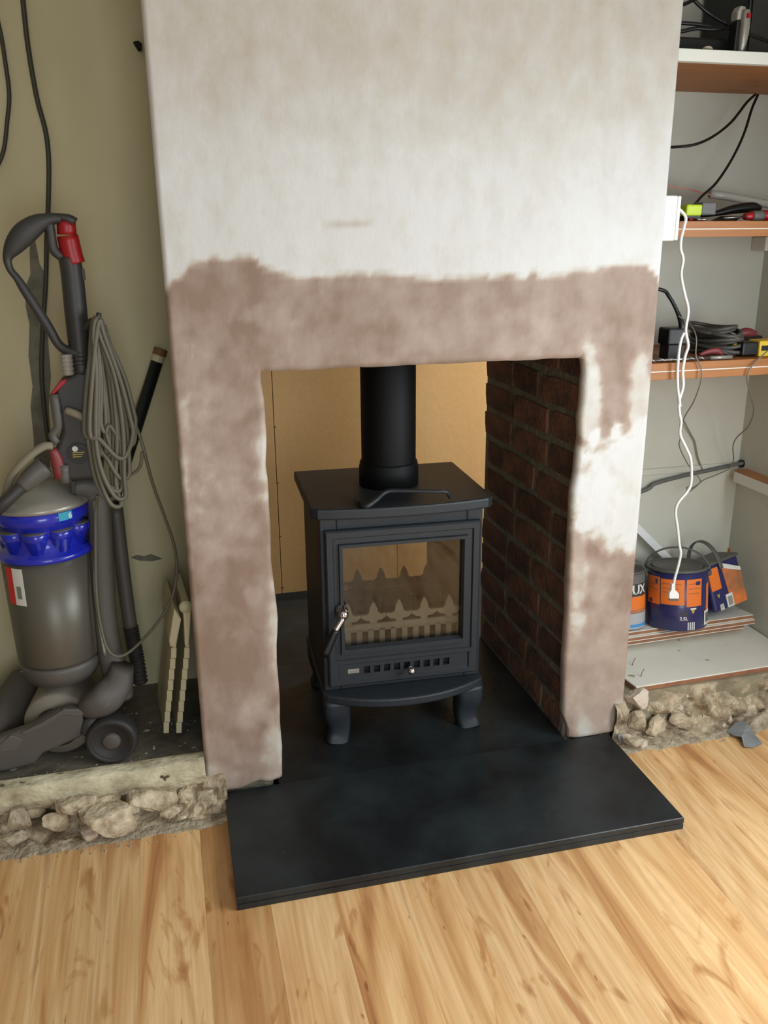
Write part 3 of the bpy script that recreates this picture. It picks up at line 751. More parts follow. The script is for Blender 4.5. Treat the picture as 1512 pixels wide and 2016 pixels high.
def door(yf, sgn, slots):
    """yf front plane of the door; sgn -1 front, +1 rear"""
    d = lambda v: yf-sgn*v   # v = depth behind the front face
    x, zb, zt = .196, .160, .578
    R_ = [(-x, x, zb, zt, d(.018)), (-x, x, zb, zt, d(.004)), (-x+.004, x-.004, zb+.004, zt-.004, d(0)),
          (-x+.018, x-.018, .232, zt-.018, d(0)), (-x+.021, x-.021, .235, zt-.021, d(.005)),
          (-x+.032, x-.032, .248, zt-.034, d(.005)), (-x+.034, x-.034, .250, zt-.036, d(-.002)),
          (-x+.042, x-.042, .262, zt-.044, d(-.002)), (-x+.044, x-.044, .264, zt-.046, d(.012)), (-x+.044, x-.044, .264, zt-.046, d(.018))]
    g = rect_ring(R_)
    # the lower bar is cut open for the recessed vent panel
    Fk = [f for f in g[1] if set(f) != {8, 9, 13, 12}]
    V = list(g[0]); b = len(V)
    vx, v0, v1 = .172, .176, .222
    ys = d(0); yr = d(.004)
    V += [Vector(q) for q in ((-vx, ys, v0), (vx, ys, v0), (vx, ys, v1), (-vx, ys, v1))]
    Fk += [(8, 9, b+1, b), (9, 13, b+2, b+1), (13, 12, b+3, b+2), (12, 8, b, b+3)]
    V += [Vector(q) for q in ((-vx+.003, yr, v0+.003), (vx-.003, yr, v0+.003), (vx-.003, yr, v1-.003), (-vx+.003, yr, v1-.003))]
    for k_ in range(4): Fk.append((b+k_, b+(k_+1) % 4, b+4+(k_+1) % 4, b+4+k_))
    # vent panel with square slots
    x0, x1, z0, z1 = -vx+.003, vx-.003, v0+.003, v1-.003
    hs = .0085; cx = [(-.098+.0262*q) for q in range(9)] if slots else []
    xs = [x0]
    for c in cx: xs += [c-hs, c+hs]
    xs.append(x1); zs = [z0, (z0+z1)/2-.010, (z0+z1)/2+.010, z1]
    for i in range(len(xs)-1):
        for j in range(3):
            q = len(V)
            if j == 1 and i % 2 == 1:
                y2 = d(.018)
                rr = [Vector((xs[i], yr, zs[j])), Vector((xs[i+1], yr, zs[j])), Vector((xs[i+1], yr, zs[j+1])), Vector((xs[i], yr, zs[j+1]))]
                V += rr+[Vector((a.x, y2, a.z)) for a in rr]
                for k_ in range(4): Fk.append((q+k_, q+(k_+1) % 4, q+4+(k_+1) % 4, q+4+k_))
                continue
            V += [Vector((xs[i], yr, zs[j])), Vector((xs[i+1], yr, zs[j])), Vector((xs[i+1], yr, zs[j+1])), Vector((xs[i], yr, zs[j+1]))]
            Fk.append((q, q+1, q+2, q+3))
    return V, Fk
DF = -.172
dr = sp_('door', door(DF, -1, True), M['iron'])
sp_('slot_backing', box(-.165, .165, DF+.0182, DF+.0195, .172, .226), M['iron_dark'], dr)
gl = sp_('door_glass', box(-.158, .158, DF+.0185, DF+.0225, .255, .542), M['glass'], dr)
# air slider knob
kx, kz = P(817, 1322, y=.11).x-.527, .200
sp_('air_knob', join(lathe((.012, DF+.004, kz), [(.004, 0), (.004, .018), (.0075, .020), (.0085, .024)], 14, (0, -1, 0)), ball((.012, DF-.026, kz-.002), .0105)), M['chrome'], dr, smooth=True)
sp_('maker_plate', box(-.148, -.118, DF+.0025, DF+.0045, .193, .205), M['vac_silver'], dr, bevel=.001)
# handle
hb = Vector((-.160, DF, .372))
sp_('handle_boss', join(lathe(hb, [(.016, 0), (.016, .004), (.010, .008), (.010, .02)], 18, (0, -1, 0)), ball(hb+Vector((0, -.026, 0)), .0135)), M['chrome'], dr, smooth=True)
e1 = hb+Vector((-.002, -.030, -.008)); e2 = hb+Vector((-.022, -.036, -.036)); e3 = hb+Vector((-.052, -.040, -.098))
sp_('handle_stem', tube([e1, (e1+e2)/2, e2], [.0085, .008, .008], 12, smooth=4), M['chrome'], dr, smooth=True)
sp_('handle_grip', tube([e2, lerp(e2, e3, .05), lerp(e2, e3, .5), e3], [.0085, .0095, .0115, .0125], 14, smooth=3), M['black'], dr, smooth=True)
rd = sp_('rear_door', door(.195, 1, False), M['iron'])
sp_('rear_glass', box(-.158, .158, .1725, .1765, .255, .542), M['glass_rear'], rd)
# fence with fleur-de-lis tops
def fence(y):
    parts = []; zb = .222
    for q in range(12):
        x = -.165+.030*q; parts.append(box(x-.007, x+.007, y, y+.008, zb, zb+.062))
    parts.append(box(-.175, .175, y, y+.008, zb+.056, zb+.076)); parts.append(box(-.175, .175, y, y+.008, zb, zb+.008))
    for q in range(5):
        x = -.135+.0675*q; z = zb+.074
        hf = [(-.009, 0), (-.009, .010), (-.022, .012), (-.033, .020), (-.033, .028), (-.019, .027), (-.011, .033), (-.010, .044), (-.004, .058)]
        out = hf+[(0, .063)]+[(-a, b) for a, b in hf[::-1]]
        parts.append(prism([Vector((x+a, y, z+b)) for a, b in out], (0, .008, 0)))
    return join(*parts)
sp_('log_fence', fence(-.110), M['fence']); sp_('log_fence', fence(.115), M['iron_dark'])
# legs
def leg(sx, sy0):
    pts = [(0, .120), (.001, .085), (-.003, .05), (-.003, .025), (.001, .006), (.002, 0)]
    path = [Vector((sx*(.176+a*1.2), sy0+(-1 if sy0 < 0 else 1)*a, z)) for a, z in pts]
    return strap(path, [.037, .035, .030, .028, .029, .030], [.037, .035, .030, .028, .029, .030], 16, 4, .45)
for sx in (-1, 1):
    for sy0 in (-.150, .15): sp_('leg', leg(sx, sy0), M['iron'], smooth=True)

# flue
fx, fy = P(764.5, 820, y=.32).x, .32
zt = HT+.637
t = thing('flue_pipe', (fx, fy, zt), 'matt black round flue pipe rising from the stove top', 'flue pipe')
mk('pipe', lathe((fx, fy, zt), [(.0700, .0), (.0705, .02), (.0705, HO+.4-zt)], 48), M['flue'], t, smooth=True)
mk('collar', lathe((fx, fy, zt), [(.072, 0), (.0775, .001), (.0775, .048), (.0755, .052), (.0755, .058), (.0735, .062), (.072, .062)], 48), M['flue'], t, smooth=True)
# operating tool lying on the stove top
zt2 = zt+.004
tp = [P(700, 975, z=zt+.008), P(708, 992, z=zt+.006), P(722, 995, z=zt+.007), P(742, 982, z=zt+.018), P(762, 967, z=zt+.030), P(800, 966, z=zt+.032), P(850, 967, z=zt+.031), P(878, 968, z=zt+.028), P(886, 980, z=zt+.008)]
t = mk('stove_tool', strap(tp, [.005, .006, .006, .0055, .005, .0045, .0045, .0045, .004], [.009, .011, .011, .010, .009, .008, .008, .008, .007], 10, 5, .6), M['iron'], smooth=True)
tag(t, 'bent black iron operating tool lying on the stove top', 'stove tool')

# ------------------------------------------------------------------ upright vacuum cleaner
yv = .175
Vc = thing('vacuum_cleaner', (P(150, 1440, y=.16).x, .16, LEDGE), 'grey and blue upright vacuum cleaner with red handle grip and coiled cord', 'vacuum cleaner')
def vp(name, geo, mat, parent=None, **k): return mk(name, geo, mat, parent or Vc, **k)
bc = P(87, 1050, y=yv); bx_, by_ = bc.x, bc.y
def vz(py, px=95, y=yv): return P(px, py, y=y).z
zb0, zb1 = vz(1318), vz(1098)
RB = .0985
# the front of a cylinder is nearer by its radius, so take heights on the near face
def vzf(py, px=100): return P(px, py, y=yv-RB).z
zb0, zb1 = vzf(1322, 120), vzf(1108)
bin_ = vp('dust_bin', lathe((bx_, by_, 0), [(.080, zb0), (RB-.010, zb0), (RB-.006, zb0+.008), (RB-.001, zb1), (RB-.02, zb1)], 56), M['vac_bin'], smooth=False)
for p in bin_.data.polygons: p.use_smooth = len(p.vertices) == 4
zc1 = vzf(1012)
cyc = vp('cyclone_band', lathe((bx_, by_, 0), [(RB-.002, zb1-.004), (RB+.006, zb1-.002), (RB+.007, zb1+.006), (RB+.004, zb1+.010), (RB-.012, zb1+.016), (RB-.018, zb1+.035), (RB-.008, zc1-.034), (RB+.004, zc1-.026), (RB+.004, zc1)], 56), M['vac_blue'], smooth=True)
for k_ in range(6):
    a = -math.pi/2-1.45+k_*.68
    c = Vector((bx_+(RB-.0225)*math.cos(a), by_+(RB-.0225)*math.sin(a), 0))
    vp('cyclone_cone', lathe(c, [(.013, zb1+.010), (.026, zc1-.062), (.0285, zc1-.060), (.0285, zc1-.046), (.025, zc1-.044)], 22), M['vac_blue'], cyc, smooth=True)
    vp('cone_cap', lathe(c, [(.0275, zc1-.046), (.0265, zc1-.0435), (.0001, zc1-.0425)], 22), M['vac_grey'], cyc, smooth=True)
vp('bin_lid', lathe((bx_, by_, 0), [(RB+.005, zc1-.001), (RB+.008, zc1+.003), (RB+.006, zc1+.010), (RB-.012, zc1+.022), (RB-.035, zc1+.040), (.03, zc1+.052), (.0001, zc1+.054)], 56), M['vac_silver'], smooth=True)
# stickers
st = cyl_patch((bx_, by_, 0), RB+.0046, -1.10, -.80, zc1-.020, zc1-.002)
sk = vp('sticker', st, M['cyan'], cyc); sk['label'] = 'cyan rating sticker'
o = vp('lettering', text_on_cyl('6', .018, (bx_, by_, 0), RB+.0056, -.89, zc1-.0175, .0004), M['paper'], cyc)
za, zbq = vzf(1200, 30), vzf(1126, 30)
vp('label_red', cyl_patch((bx_, by_, 0), RB-.0015, -2.52, -2.30, za, zbq), M['red_print'], bin_)
wl = vp('label_white', cyl_patch((bx_, by_, 0), RB-.0015, -2.30, -2.02, za, zbq), M['paper'], bin_)
vp('label_picture', cyl_patch((bx_, by_, 0), RB-.0008, -2.22, -2.10, za+.016, za+.045), M['green_print'], bin_)
# base ring and motor drum
vp('bin_base', lathe((bx_, by_, 0), [(.05, zb0-.055), (RB-.022, zb0-.050), (RB-.012, zb0-.03), (RB-.008, zb0-.012), (RB-.010, zb0-.002), (RB-.018, zb0-.001)], 48), M['vac_grey'], smooth=True)
dc = P(126, 1400, y=.170)
vp('motor_drum', lathe(dc, [(.0001, -.070), (.045, -.070), (.048, -.066), (.074, -.060), (.078, -.05), (.078, .06), (.07, .075)], 40, (.12, 1, 0)), M['drum_grey'], smooth=True)
vp('drum_disc', lathe(dc-Vector((.012*.7, .073, 0)), [(.0001, -.004), (.046, -.003), (.05, .002)], 36, (.12, 1, 0)), M['vac_dark'], smooth=True)
# cleaner head cover, traced in plan of its side and given real width
hd = poly_px([(166, 1404), (150, 1394), (115, 1400), (62, 1432), (5, 1452), (-40, 1470), (-60, 1520), (-40, 1548), (25, 1538), (70, 1505), (85, 1486), (140, 1462), (164, 1452)], .06)
hg = prism(hd, (-.006, .030, 0)); zmn = min(v.z for v in hg[0]); hg = ([Vector((v.x, v.y, max(v.z, LEDGE+.004))) for v in hg[0]], hg[1])
head = vp('cleaner_head', hg, M['dusty'], bevel=.010, seg=4)
hr_ = [P(a, b, y=.058) for a, b in ((-5, 1470), (20, 1448), (42, 1455), (44, 1462), (30, 1478), (0, 1482))]
vp('head_pad', prism(hr_, (0, .01, 0)), M['vac_grey'], head, bevel=.002)
ht_ = [P(a, b, y=.058) for a, b in ((40, 1443), (80, 1424), (125, 1397), (155, 1397), (165, 1405), (160, 1412), (125, 1408), (90, 1430), (50, 1448))]
vp('head_trim', prism(ht_, (0, .012, 0)), M['vac_grey'], head, bevel=.002)
vp('brush_housing', tube([P(-30, 1470, y=.16), P(10, 1420, y=.20), P(40, 1370, y=.26), P(55, 1340, y=.30)], [.05, .055, .052, .045], 20, smooth=4), M['dusty'], smooth=True)
# wheel and its yoke
wc = P(221, 1452, y=.055); rw = wc.z-LEDGE
wa = Vector((.08, 1, 0))
wh = vp('wheel', lathe(wc, [(rw*.74, -.016), (rw*.80, -.022), (rw*.94, -.022), (rw, -.012), (rw, .016), (rw*.9, .022), (.01, .022)], 44, wa), M['rubber'], smooth=True)
vp('wheel_rim', lathe(wc, [(.0001, -.018), (rw*.36, -.018), (rw*.40, -.014), (rw*.64, -.010), (rw*.70, -.013), (rw*.76, -.019), (rw*.78, -.010)], 44, wa), M['vac_dark'], wh, smooth=True)
vp('hub_cap', lathe(wc, [(.0001, -.021), (rw*.30, -.020), (rw*.36, -.0175)], 30, wa), M['dusty'], wh, smooth=True)
w2 = P(60, 1420, y=.30)
vp('wheel', lathe((w2.x, .30, LEDGE+rw), [(.01, -.02), (rw*.9, -.022), (rw, -.012), (rw, .016), (rw*.9, .022), (.01, .022)], 36, wa), M['rubber'], smooth=True)
yk = [P(242, 1310, y=.12), P(232, 1345, y=.10), P(210, 1372, y=.08), P(180, 1390, y=.075), P(158, 1398, y=.08)]
vp('yoke_arm', strap(yk, [.026, .033, .038, .030, .014], [.026, .03, .032, .026, .016], 14, 5, .75), M['dusty'], smooth=True)
vp('axle_block', strap([P(170, 1440, y=.075), P(180, 1425, y=.075), P(200, 1420, y=.08), P(225, 1420, y=.08)], [.018, .024, .024, .018], .02, 12, 4, .8), M['vac_dark'], smooth=True)
# rear duct and lower spine
du = [P(146, 962, y=.16), P(170, 958, y=.165), P(190, 975, y=.17), P(197, 1020, y=.17), P(200, 1120, y=.17), P(207, 1220, y=.165), P(218, 1290, y=.16), P(232, 1335, y=.15), P(238, 1370, y=.14)]
vp('air_duct', strap(du, [.024, .025, .026, .026, .027, .027, .028, .032, .03], [.022, .024, .026, .028, .028, .028, .028, .03, .03], 16, 6, .8), M['vac_grey'], smooth=True)
vp('duct_collar', strap([P(143, 958, y=.16), P(151, 958, y=.16)], [.030, .030], [.028, .028], 16, 2, .8), M['vac_dark'])
vp('duct_trim', tube([P(186, 985, y=.14), P(188, 1060, y=.138), P(187, 1150, y=.138), P(196, 1230, y=.136), P(207, 1290, y=.13)], .004, 8), M['vac_silver'], smooth=True)
wnd = [P(228, 1000, y=.24), P(238, 1090, y=.24), P(248, 1170, y=.24), P(257, 1235, y=.24)]
vp('suction_wand', tube(wnd, .0165, 16), M['vac_grey'], smooth=True)
cor = [P(257, 1232, y=.24), P(263, 1265, y=.235), P(270, 1300, y=.23), P(277, 1345, y=.22)]
cp_ = smoothpath(cor, 12); rad = [.019 if i % 2 else .0155 for i in range(len(cp_))]
vp('ribbed_hose', tube(cp_, rad, 16, smooth=0), M['vac_dark'], smooth=False)
# upper body
up = poly_px([(104, 768), (122, 745), (150, 733), (186, 735), (194, 800), (202, 900), (200, 945), (132, 948), (116, 930), (106, 890), (120, 850), (112, 800)], .10)
ub = vp('body_shell', prism(up, (0, .085, 0)), M['vac_dark'], bevel=.010, seg=3)
vp('red_latch', prism(poly_px([(99, 775), (118, 750), (134, 745), (128, 756), (106, 777)], .094), (0, .02, 0)), M['vac_red'], ub, bevel=.002)
vp('release_lever', strap([P(106, 776, y=.098), P(112, 815, y=.098), P(114, 842, y=.098), (P(104, 856, y=.098)), P(112, 872, y=.098)], [.009, .010, .009, .009, .008], .010, 10, 3, .7), M['vac_grey'], ub, smooth=True)
vp('hose_bracket', strap([P(104, 884, y=.094), P(112, 905, y=.094), P(120, 940, y=.096)], [.008, .012, .013], .012, 10, 3, .7), M['red_dull'], ub, smooth=True)
vp('bracket_clip', strap([P(126, 915, y=.092), P(127, 950, y=.094)], [.010, .011], .010, 10, 3, .7), M['vac_grey'], ub, smooth=True)
bd = P(155, 893, y=.098)
vp('badge', lathe(bd, [(.0001, -.002), (.0225, -.002), (.0225, .003)], 28, (0, 1, 0)), M['black'], ub)
vp('badge_lettering', join(*[box(bd.x-.012, bd.x+.012-.003*q, bd.y-.0026, bd.y-.002, bd.z+.002-.0045*q, bd.z+.0038-.0045*q) for q in range(3)]), M['yellow_print'], ub)
vp('badge_mark', lathe(bd+Vector((-.006, -.0022, .011)), [(.0001, -.0004), (.006, -.0004), (.006, .0004)], 16, (0, 1, 0)), M['paper'], ub)
# spring coupling, cord hook, wand collar
vp('spring_coupling', lathe(P(134, 738, y=.095), [(.014 if i % 2 else .0115, i*.0042) for i in range(11)], 16), M['vac_silver'])
vp('cord_hook', tube([P(130, 808, y=.092), P(150, 815, y=.085), P(166, 824, y=.088), P(180, 832, y=.10)], [.008, .0085, .0075, .007], 12, smooth=4), M['hose'], smooth=True)
vp('cord_hook', tube([P(166, 648, y=.115), P(178, 634, y=.10), P(192, 628, y=.085), P(195, 616, y=.083)], [.008, .007, .006, .005], 10, smooth=4), M['vac_dark'], smooth=True)
vp('wand_collar', join(*[lathe(P(158, 700+q*8, y=.125), [(.0225, 0), (.0235, .002), (.0235, .006), (.0225, .008)], 24) for q in range(3)]), M['vac_dark'])
wd = [P(136, 505, y=.125), P(142, 540, y=.125), P(150, 620, y=.125), P(157, 690, y=.125), P(161, 738, y=.125)]
wand = vp('upper_wand', tube(wd, [.0215, .022, .0225, .0215, .022], 24, smooth=4), M['vac_dark'], smooth=True)
vp('wand_catch', prism(poly_px([(158, 524), (165, 530), (168, 552), (162, 552)], .118), (0, .016, 0)), M['vac_dark'], wand, bevel=.001)
rg = [P(130, 436, y=.124), P(132, 462, y=.124)]
vp('red_grip', join(tube(rg, [.0180, .0188], 22, smooth=3), tube([P(133, 464, y=.124), P(141, 500, y=.124), P(148, 520, y=.124)], [.0205, .021, .0205], 22, smooth=4)), M['vac_red'], smooth=True)
vp('grip_cap', strap([P(100, 426, y=.124), P(118, 428, y=.124), P(136, 431, y=.124), P(147, 438, y=.124)], [.007, .008, .009, .010], [.014, .018, .020, .018], 12, 4, .7), M['vac_dark'], smooth=True)
lp = [(120, 430, 8), (98, 432, 11), (72, 442, 17), (47, 461, 20), (27, 485, 16), (15, 508, 8), (20, 530, 6), (34, 548, 6.5), (48, 570, 8), (72, 607, 8.5), (96, 645, 8.5), (114, 676, 8), (132, 690, 9), (156, 697, 11)]
vp('handle_loop', strap([P(a, b, y=.118) for a, b, c in lp], [c*.00112 for a, b, c in lp], [.014, .015, .017, .018, .016, .012, .011, .011, .012, .012, .012, .012, .014, .016], 12, 5, .75), M['vac_dark'], smooth=True)
vp('handle_strut', strap([P(96, 434, y=.118), P(100, 462, y=.118), P(104, 488, y=.118), P(117, 503, y=.12), P(130, 512, y=.124)], [.009, .0095, .010, .009, .008], .012, 12, 4, .75), M['vac_dark'], smooth=True)
# stretch hose at the left
vp('stretch_hose', tube([P(104, 878, y=.092), P(84, 880, y=.09), P(50, 905, y=.09), P(22, 940, y=.10), P(8, 985, y=.12), P(0, 1000, y=.14)], .0085, 14), M['hose'], smooth=True)
vp('hose_cuff', tube([P(88, 918, y=.10), P(62, 940, y=.09), P(42, 958, y=.085)], [.023, .021, .017], 20, smooth=4), M['vac_grey'], smooth=True)
vp('cuff_mouth', lathe(P(88, 918, y=.10), [(.0001, 0), (.019, 0), (.019, .002)], 20, P(88, 918, y=.10)-P(62, 940, y=.09)), M['black'])
vp('hose_elbow', tube([P(44, 956, y=.085), P(28, 972, y=.075), P(10, 988, y=.07), P(-10, 1003, y=.075)], [.015, .013, .014, .017], 16, smooth=4), M['vac_dark'], smooth=True)
# the wound power cord
loops = []; rr = random.Random(5)
hk = (187, 626)
specs = [(172, 214, 985), (178, 222, 962), (183, 232, 970), (190, 240, 985), (168, 206, 900), (195, 247, 945), (186, 228, 1000), (178, 254, 905), (200, 262, 880)]
for i, (xl_, xr_, bt) in enumerate(specs):
    yy = .075-.004*(i % 4)+rr.uniform(-.002, .002); tx = 184+i*1.8
    jl = rr.uniform(-4, 4); jr = rr.uniform(-4, 4)
    mid = (xl_+xr_)/2+18
    pts = [(tx, 628+rr.uniform(-4, 4)), (tx-4-i*.4, 660), (lerp(tx, xl_, .75), 740+jl*3), (xl_-2, 830), (xl_+4+jl, 900-(1000-bt)*.4), (xl_+16, bt-42), (mid-5, bt-6), (mid+14, bt-8), (xr_+jr+4, bt-50), (xr_+2, 850-(1000-bt)*.3), (lerp(tx, xr_, .72), 740+jr*3), (tx+6+i*.4, 660)]
    loops.append(tube([P(a, b, y=yy+(.006 if q > 6 else 0)) for q, (a, b) in enumerate(pts)], P and .0050, 8, closed=True, smooth=5))
vp('power_cord', join(*loops), M['cord'], smooth=True)
tr = [P(206, 640, y=.085), P(235, 740, y=.09), P(252, 800, y=.09), P(272, 850, y=.085), P(283, 885, y=.08), P(300, 950, y=.10), P(325, 1020, y=.13), P(343, 1075, y=.15), P(348, 1130, y=.16), P(335, 1185, y=.16), P(305, 1232, y=.15), P(265, 1275, y=.12), P(235, 1292, y=.10), P(212, 1278, y=.10), P(198, 1230, y=.11), P(190, 1170, y=.115), P(188, 1090, y=.125), P(188, 1010, y=.12), P(192, 975, y=.10)]
vp('cord_tail', tube(tr, .0035, 8), M['cord'], smooth=True)
vp('cord_tail', tube([P(280, 890, y=.078), P(275, 920, y=.08), P(255, 935, y=.085), P(230, 930, y=.085)], .0036, 8), M['cord'], smooth=True)

# ------------------------------------------------------------------ black pole behind the cleaner
pa, pb = P(316, 690, y=.385), P(253, 892, y=.37)
dirp = (pb-pa); tfl = (LEDGE+.01-pa.z)/dirp.z; pe = pa+dirp*tfl
t = thing('leaning_pole', (pe.x, pe.y, LEDGE), 'black taped pole with cream ring leaning in the alcove behind the vacuum', 'pole')
dn = dirp.normalized()
mk('shaft', tube([pa+dn*.028, pe], .0145, 14, smooth=2), M['black_tape'], t, smooth=True)
mk('cream_ring', tube([pa+dn*.012, pa+dn*.028], .0148, 14, smooth=1), M['cream_plastic'], t)
mk('end_cap', tube([pa-dn*.004, pa+dn*.012], .0165, 14, smooth=1), M['brass'], t)

# ------------------------------------------------------------------ folded step stool
ys_ = .10
ft = P(342, 1440, y=ys_)
t = thing('folding_stool', (ft.x, ys_+.1, LEDGE), 'cream plastic folding step stool standing folded against the chimney breast', 'step stool')
dpt = .20
def leaf(poly, y0, dep): return prism(poly_px(poly, y0), (-.015, dep, 0))
l1 = mk('leaf_upper', leaf([(343, 1198), (352, 1212), (357, 1220), (347, 1272), (335, 1274), (333, 1262)], ys_, dpt), M['cream_plastic'], t, bevel=.003)
l2 = mk('leaf_upper', leaf([(360, 1190), (374, 1188), (377, 1200), (373, 1262), (371, 1275), (364, 1272), (362, 1225)], ys_, dpt), M['cream_plastic'], t, bevel=.003)
mk('hinge', strap([P(366, 1195, y=ys_-.002), P(366, 1195, y=ys_+dpt)], .0155, .0155, 18, 2, 1, depth=(0, 0, 1)), M['cream_plastic'], t, smooth=True)
for xs in ((341, 326, 7), (367, 351, 7)):
    (xt, xb_, w_) = xs
    lf = mk('leaf_lower', leaf([(xt-w_*.1, 1268), (xt+w_*.9, 1268), (xb_+w_*.5, 1438), (xb_-w_*.5, 1438)], ys_+.006, dpt-.02), M['cream_plastic'], t)
    for q in range(8):
        a = 1276+q*21; cx = lerp(xt+w_*.3, xb_, (a-1268)/172)
        mk('rib', prism(poly_px([(cx-w_*.78, a), (cx+w_*.78, a), (cx+w_*.70, a+20.5), (cx-w_*.84, a+20.5)], ys_+.003), (0, .008, 0)), M['cream_plastic'], lf, bevel=.0012)
zlow = P(330, 1438, y=ys_+.006).z

# ------------------------------------------------------------------ cables on the left wall
yc = ALC-.008
o = mk('hanging_cable', tube([P(38, -60, y=yc), P(45, 0, y=yc), P(55, 90, y=yc), P(72, 190, y=yc), P(90, 260, y=yc), P(96, 320, y=yc), P(95, 400, y=yc), P(92, 470, y=yc), P(90, 560, y=yc), P(84, 650, y=yc), P(82, 740, y=yc), P(90, 830, y=yc), P(96, 870, y=yc)], .0052, 8), M['wall_cable'], smooth=True)
tag(o, 'dark cable hanging down the wall behind the vacuum handle', 'cable')
o = mk('hanging_cable', tube([P(-20, -20, y=yc), P(0, 60, y=yc), P(10, 120, y=yc), P(18, 185, y=yc), P(14, 240, y=yc), P(6, 300, y=yc), P(-15, 345, y=yc)], .0045, 8), M['wall_cable'], smooth=True)
tag(o, 'short looped cable hanging on the wall beside the long dark cable', 'cable')
# ragged chase in the plaster
ed = [(62, 440), (70, 480), (78, 520), (92, 545), (90, 600), (96, 690), (100, 740), (96, 800), (100, 880), (98, 920), (68, 920), (66, 860), (60, 800), (64, 760), (56, 700), (58, 640), (50, 600), (52, 560), (60, 540), (58, 500)]
chase = prism([P(a, b, y=ALC-.002) for a, b in ed], (0, .004, 0)); mk('plaster_chase', chase, M['mortar'], wbl)
mk('wall_scar', prism([P(a, b, y=ALC-.0015) for a, b in ((258, 1098), (268, 1093), (285, 1095), (297, 1091), (320, 1100), (300, 1105), (275, 1104))], (0, .003, 0)), M['mortar'], wbl)
mk('wall_scar', prism([P(a, b, y=.38) for a, b in ((262, 82), (272, 80), (279, 85), (279, 97), (272, 98))], (0, .021, 0)), M['dark'], wbl)
# pipe stubs at the foot of the breast
for px_, lb in ((408, 'thin grey pipe stub nearer the rubble under the breast corner'), (420, 'thin grey pipe stub nearer the hearth under the breast corner')):
    a = P(px_, 1556, y=.008); o = mk('pipe_stub', tube([Vector((a.x, a.y, .05)), Vector((a.x, a.y, .02)), Vector((a.x, a.y, .0))], .0042, 10, smooth=2), M['pipe'], smooth=True); tag(o, lb, 'pipe')

# ------------------------------------------------------------------ right alcove shelves
def shelf(z0, z1, yf, label, double):
    t = thing('wall_shelf', ((W+XRW)/2, ALC, z0), label, 'shelf')
    x0, x1 = W+.001, XRW-.001
    if double:
        zm = (z0+z1)/2
        mk('board', box(x0, x1, yf, ALC-.001, z0, zm-.0012), M['shelf_wood'], t, bevel=.001)
        mk('board', box(x0, x1, yf, ALC-.001, zm+.0012, z1), M['shelf_wood'], t, bevel=.001)
        mk('white_seam', box(x0, x1, yf-.0005, ALC-.001, zm-.0012, zm+.0012), M['shelf_white'], t)
    else:
        mk('board', box(x0, x1, yf+.018, ALC-.001, z0, z1-.002), M['shelf_wood'], t)
        mk('front_edge', box(x0, x1, yf, yf+.018, z0, z1), M['shelf_white'], t, bevel=.001)
        mk('top_face', box(x0, x1, yf+.018, ALC-.001, z1-.002, z1), M['shelf_white'], t)
    return t
ZS1 = 1.632; ZS1T = ZS1+.024
shelf(ZS1, ZS1T, .04, 'top alcove shelf with white front edge and bare wooden underside', False)
ZS2B, ZS2 = 1.274, 1.309
shelf(ZS2B, ZS2, .06, 'middle alcove shelf of two brown boards holding a screwdriver and tape', True)
ZS3B, ZS3 = .947, .987
shelf(ZS3B, ZS3, .06, 'lower alcove shelf of two brown boards holding coiled black cable', True)
a = P(1497, 475, y=.37); o = mk('shelf_block', box(XRW-.045, XRW-.0005, .34, ALC-.001, P(1500, 494, y=.34).z, ZS2B-.0005), M['white_dirty'], bevel=.002); tag(o, 'small white shelf support block in the corner under the middle shelf', 'shelf block')

# surface socket box on the breast side
bz0, bz1 = P(1330, 474, y=.04).z, P(1330, 386, y=.04).z
t = thing('socket_box', (W+.02, .05, bz0), 'white surface mounted socket box on the side of the chimney breast', 'socket')
mk('back_box', box(W+.0005, W+.032, .012, .10, bz0, bz1), M['white'], t, bevel=.003)
mk('face_plate', box(W+.0325, W+.041, .0125, .0995, bz0+.001, bz1-.001), M['white'], t, bevel=.002)
# white charging lead
yw = .045
wp = [(1340, 400), (1349, 425), (1347, 445), (1341, 470), (1340, 490), (1345, 510), (1341, 540), (1347, 575), (1355, 610), (1350, 650), (1355, 680), (1349, 700), (1344, 730), (1345, 760), (1337, 790), (1338, 815), (1341, 830), (1339, 855), (1350, 880), (1360, 905), (1361, 945), (1355, 965), (1335, 990), (1330, 1010), (1334, 1040), (1337, 1070), (1340, 1090), (1335, 1115), (1328, 1140), (1326, 1155)]
wl_ = [P(W and a, b, y=yw) for a, b in wp]; wl_[0] = Vector((W+.043, .05, P(1340, 400, y=.05).z))
plug = P(1327, 1170, y=yw)
t = thing('charging_lead', plug, 'long white charging lead dangling from the socket box past the paint tin', 'charging lead')
mk('lead', tube(wl_, .0036, 8, smooth=5), M['white'], t, smooth=True)
mk('lead_loop', tube([P(1347, 655, y=yw-.004), P(1341, 668, y=yw-.004), P(1337, 690, y=yw-.004), P(1334, 725, y=yw-.004), P(1334, 760, y=yw-.004), P(1337, 785, y=yw-.003), P(1339, 800, y=yw)], .0036, 8), M['white'], t, smooth=True)
pg = [(1323, 1150), (1329, 1150), (1330, 1162), (1337, 1169), (1337, 1179), (1318, 1179), (1318, 1169), (1322, 1162)]
mk('plug', prism(poly_px(pg, yw-.004), (0, .008, 0)), M['white'], t, bevel=.0015)
mk('plug_contact', prism(poly_px([(1319, 1179), (1336, 1179), (1336, 1183), (1319, 1183)], yw-.0025), (0, .005, 0)), M['steel'], t)

def cable(name, pts, r, mat, label, cat='cable', group=None, sm=6):
    o = mk(name, tube(pts, r, 8, smooth=sm), M[mat], smooth=True); tag(o, label, cat, group); return o
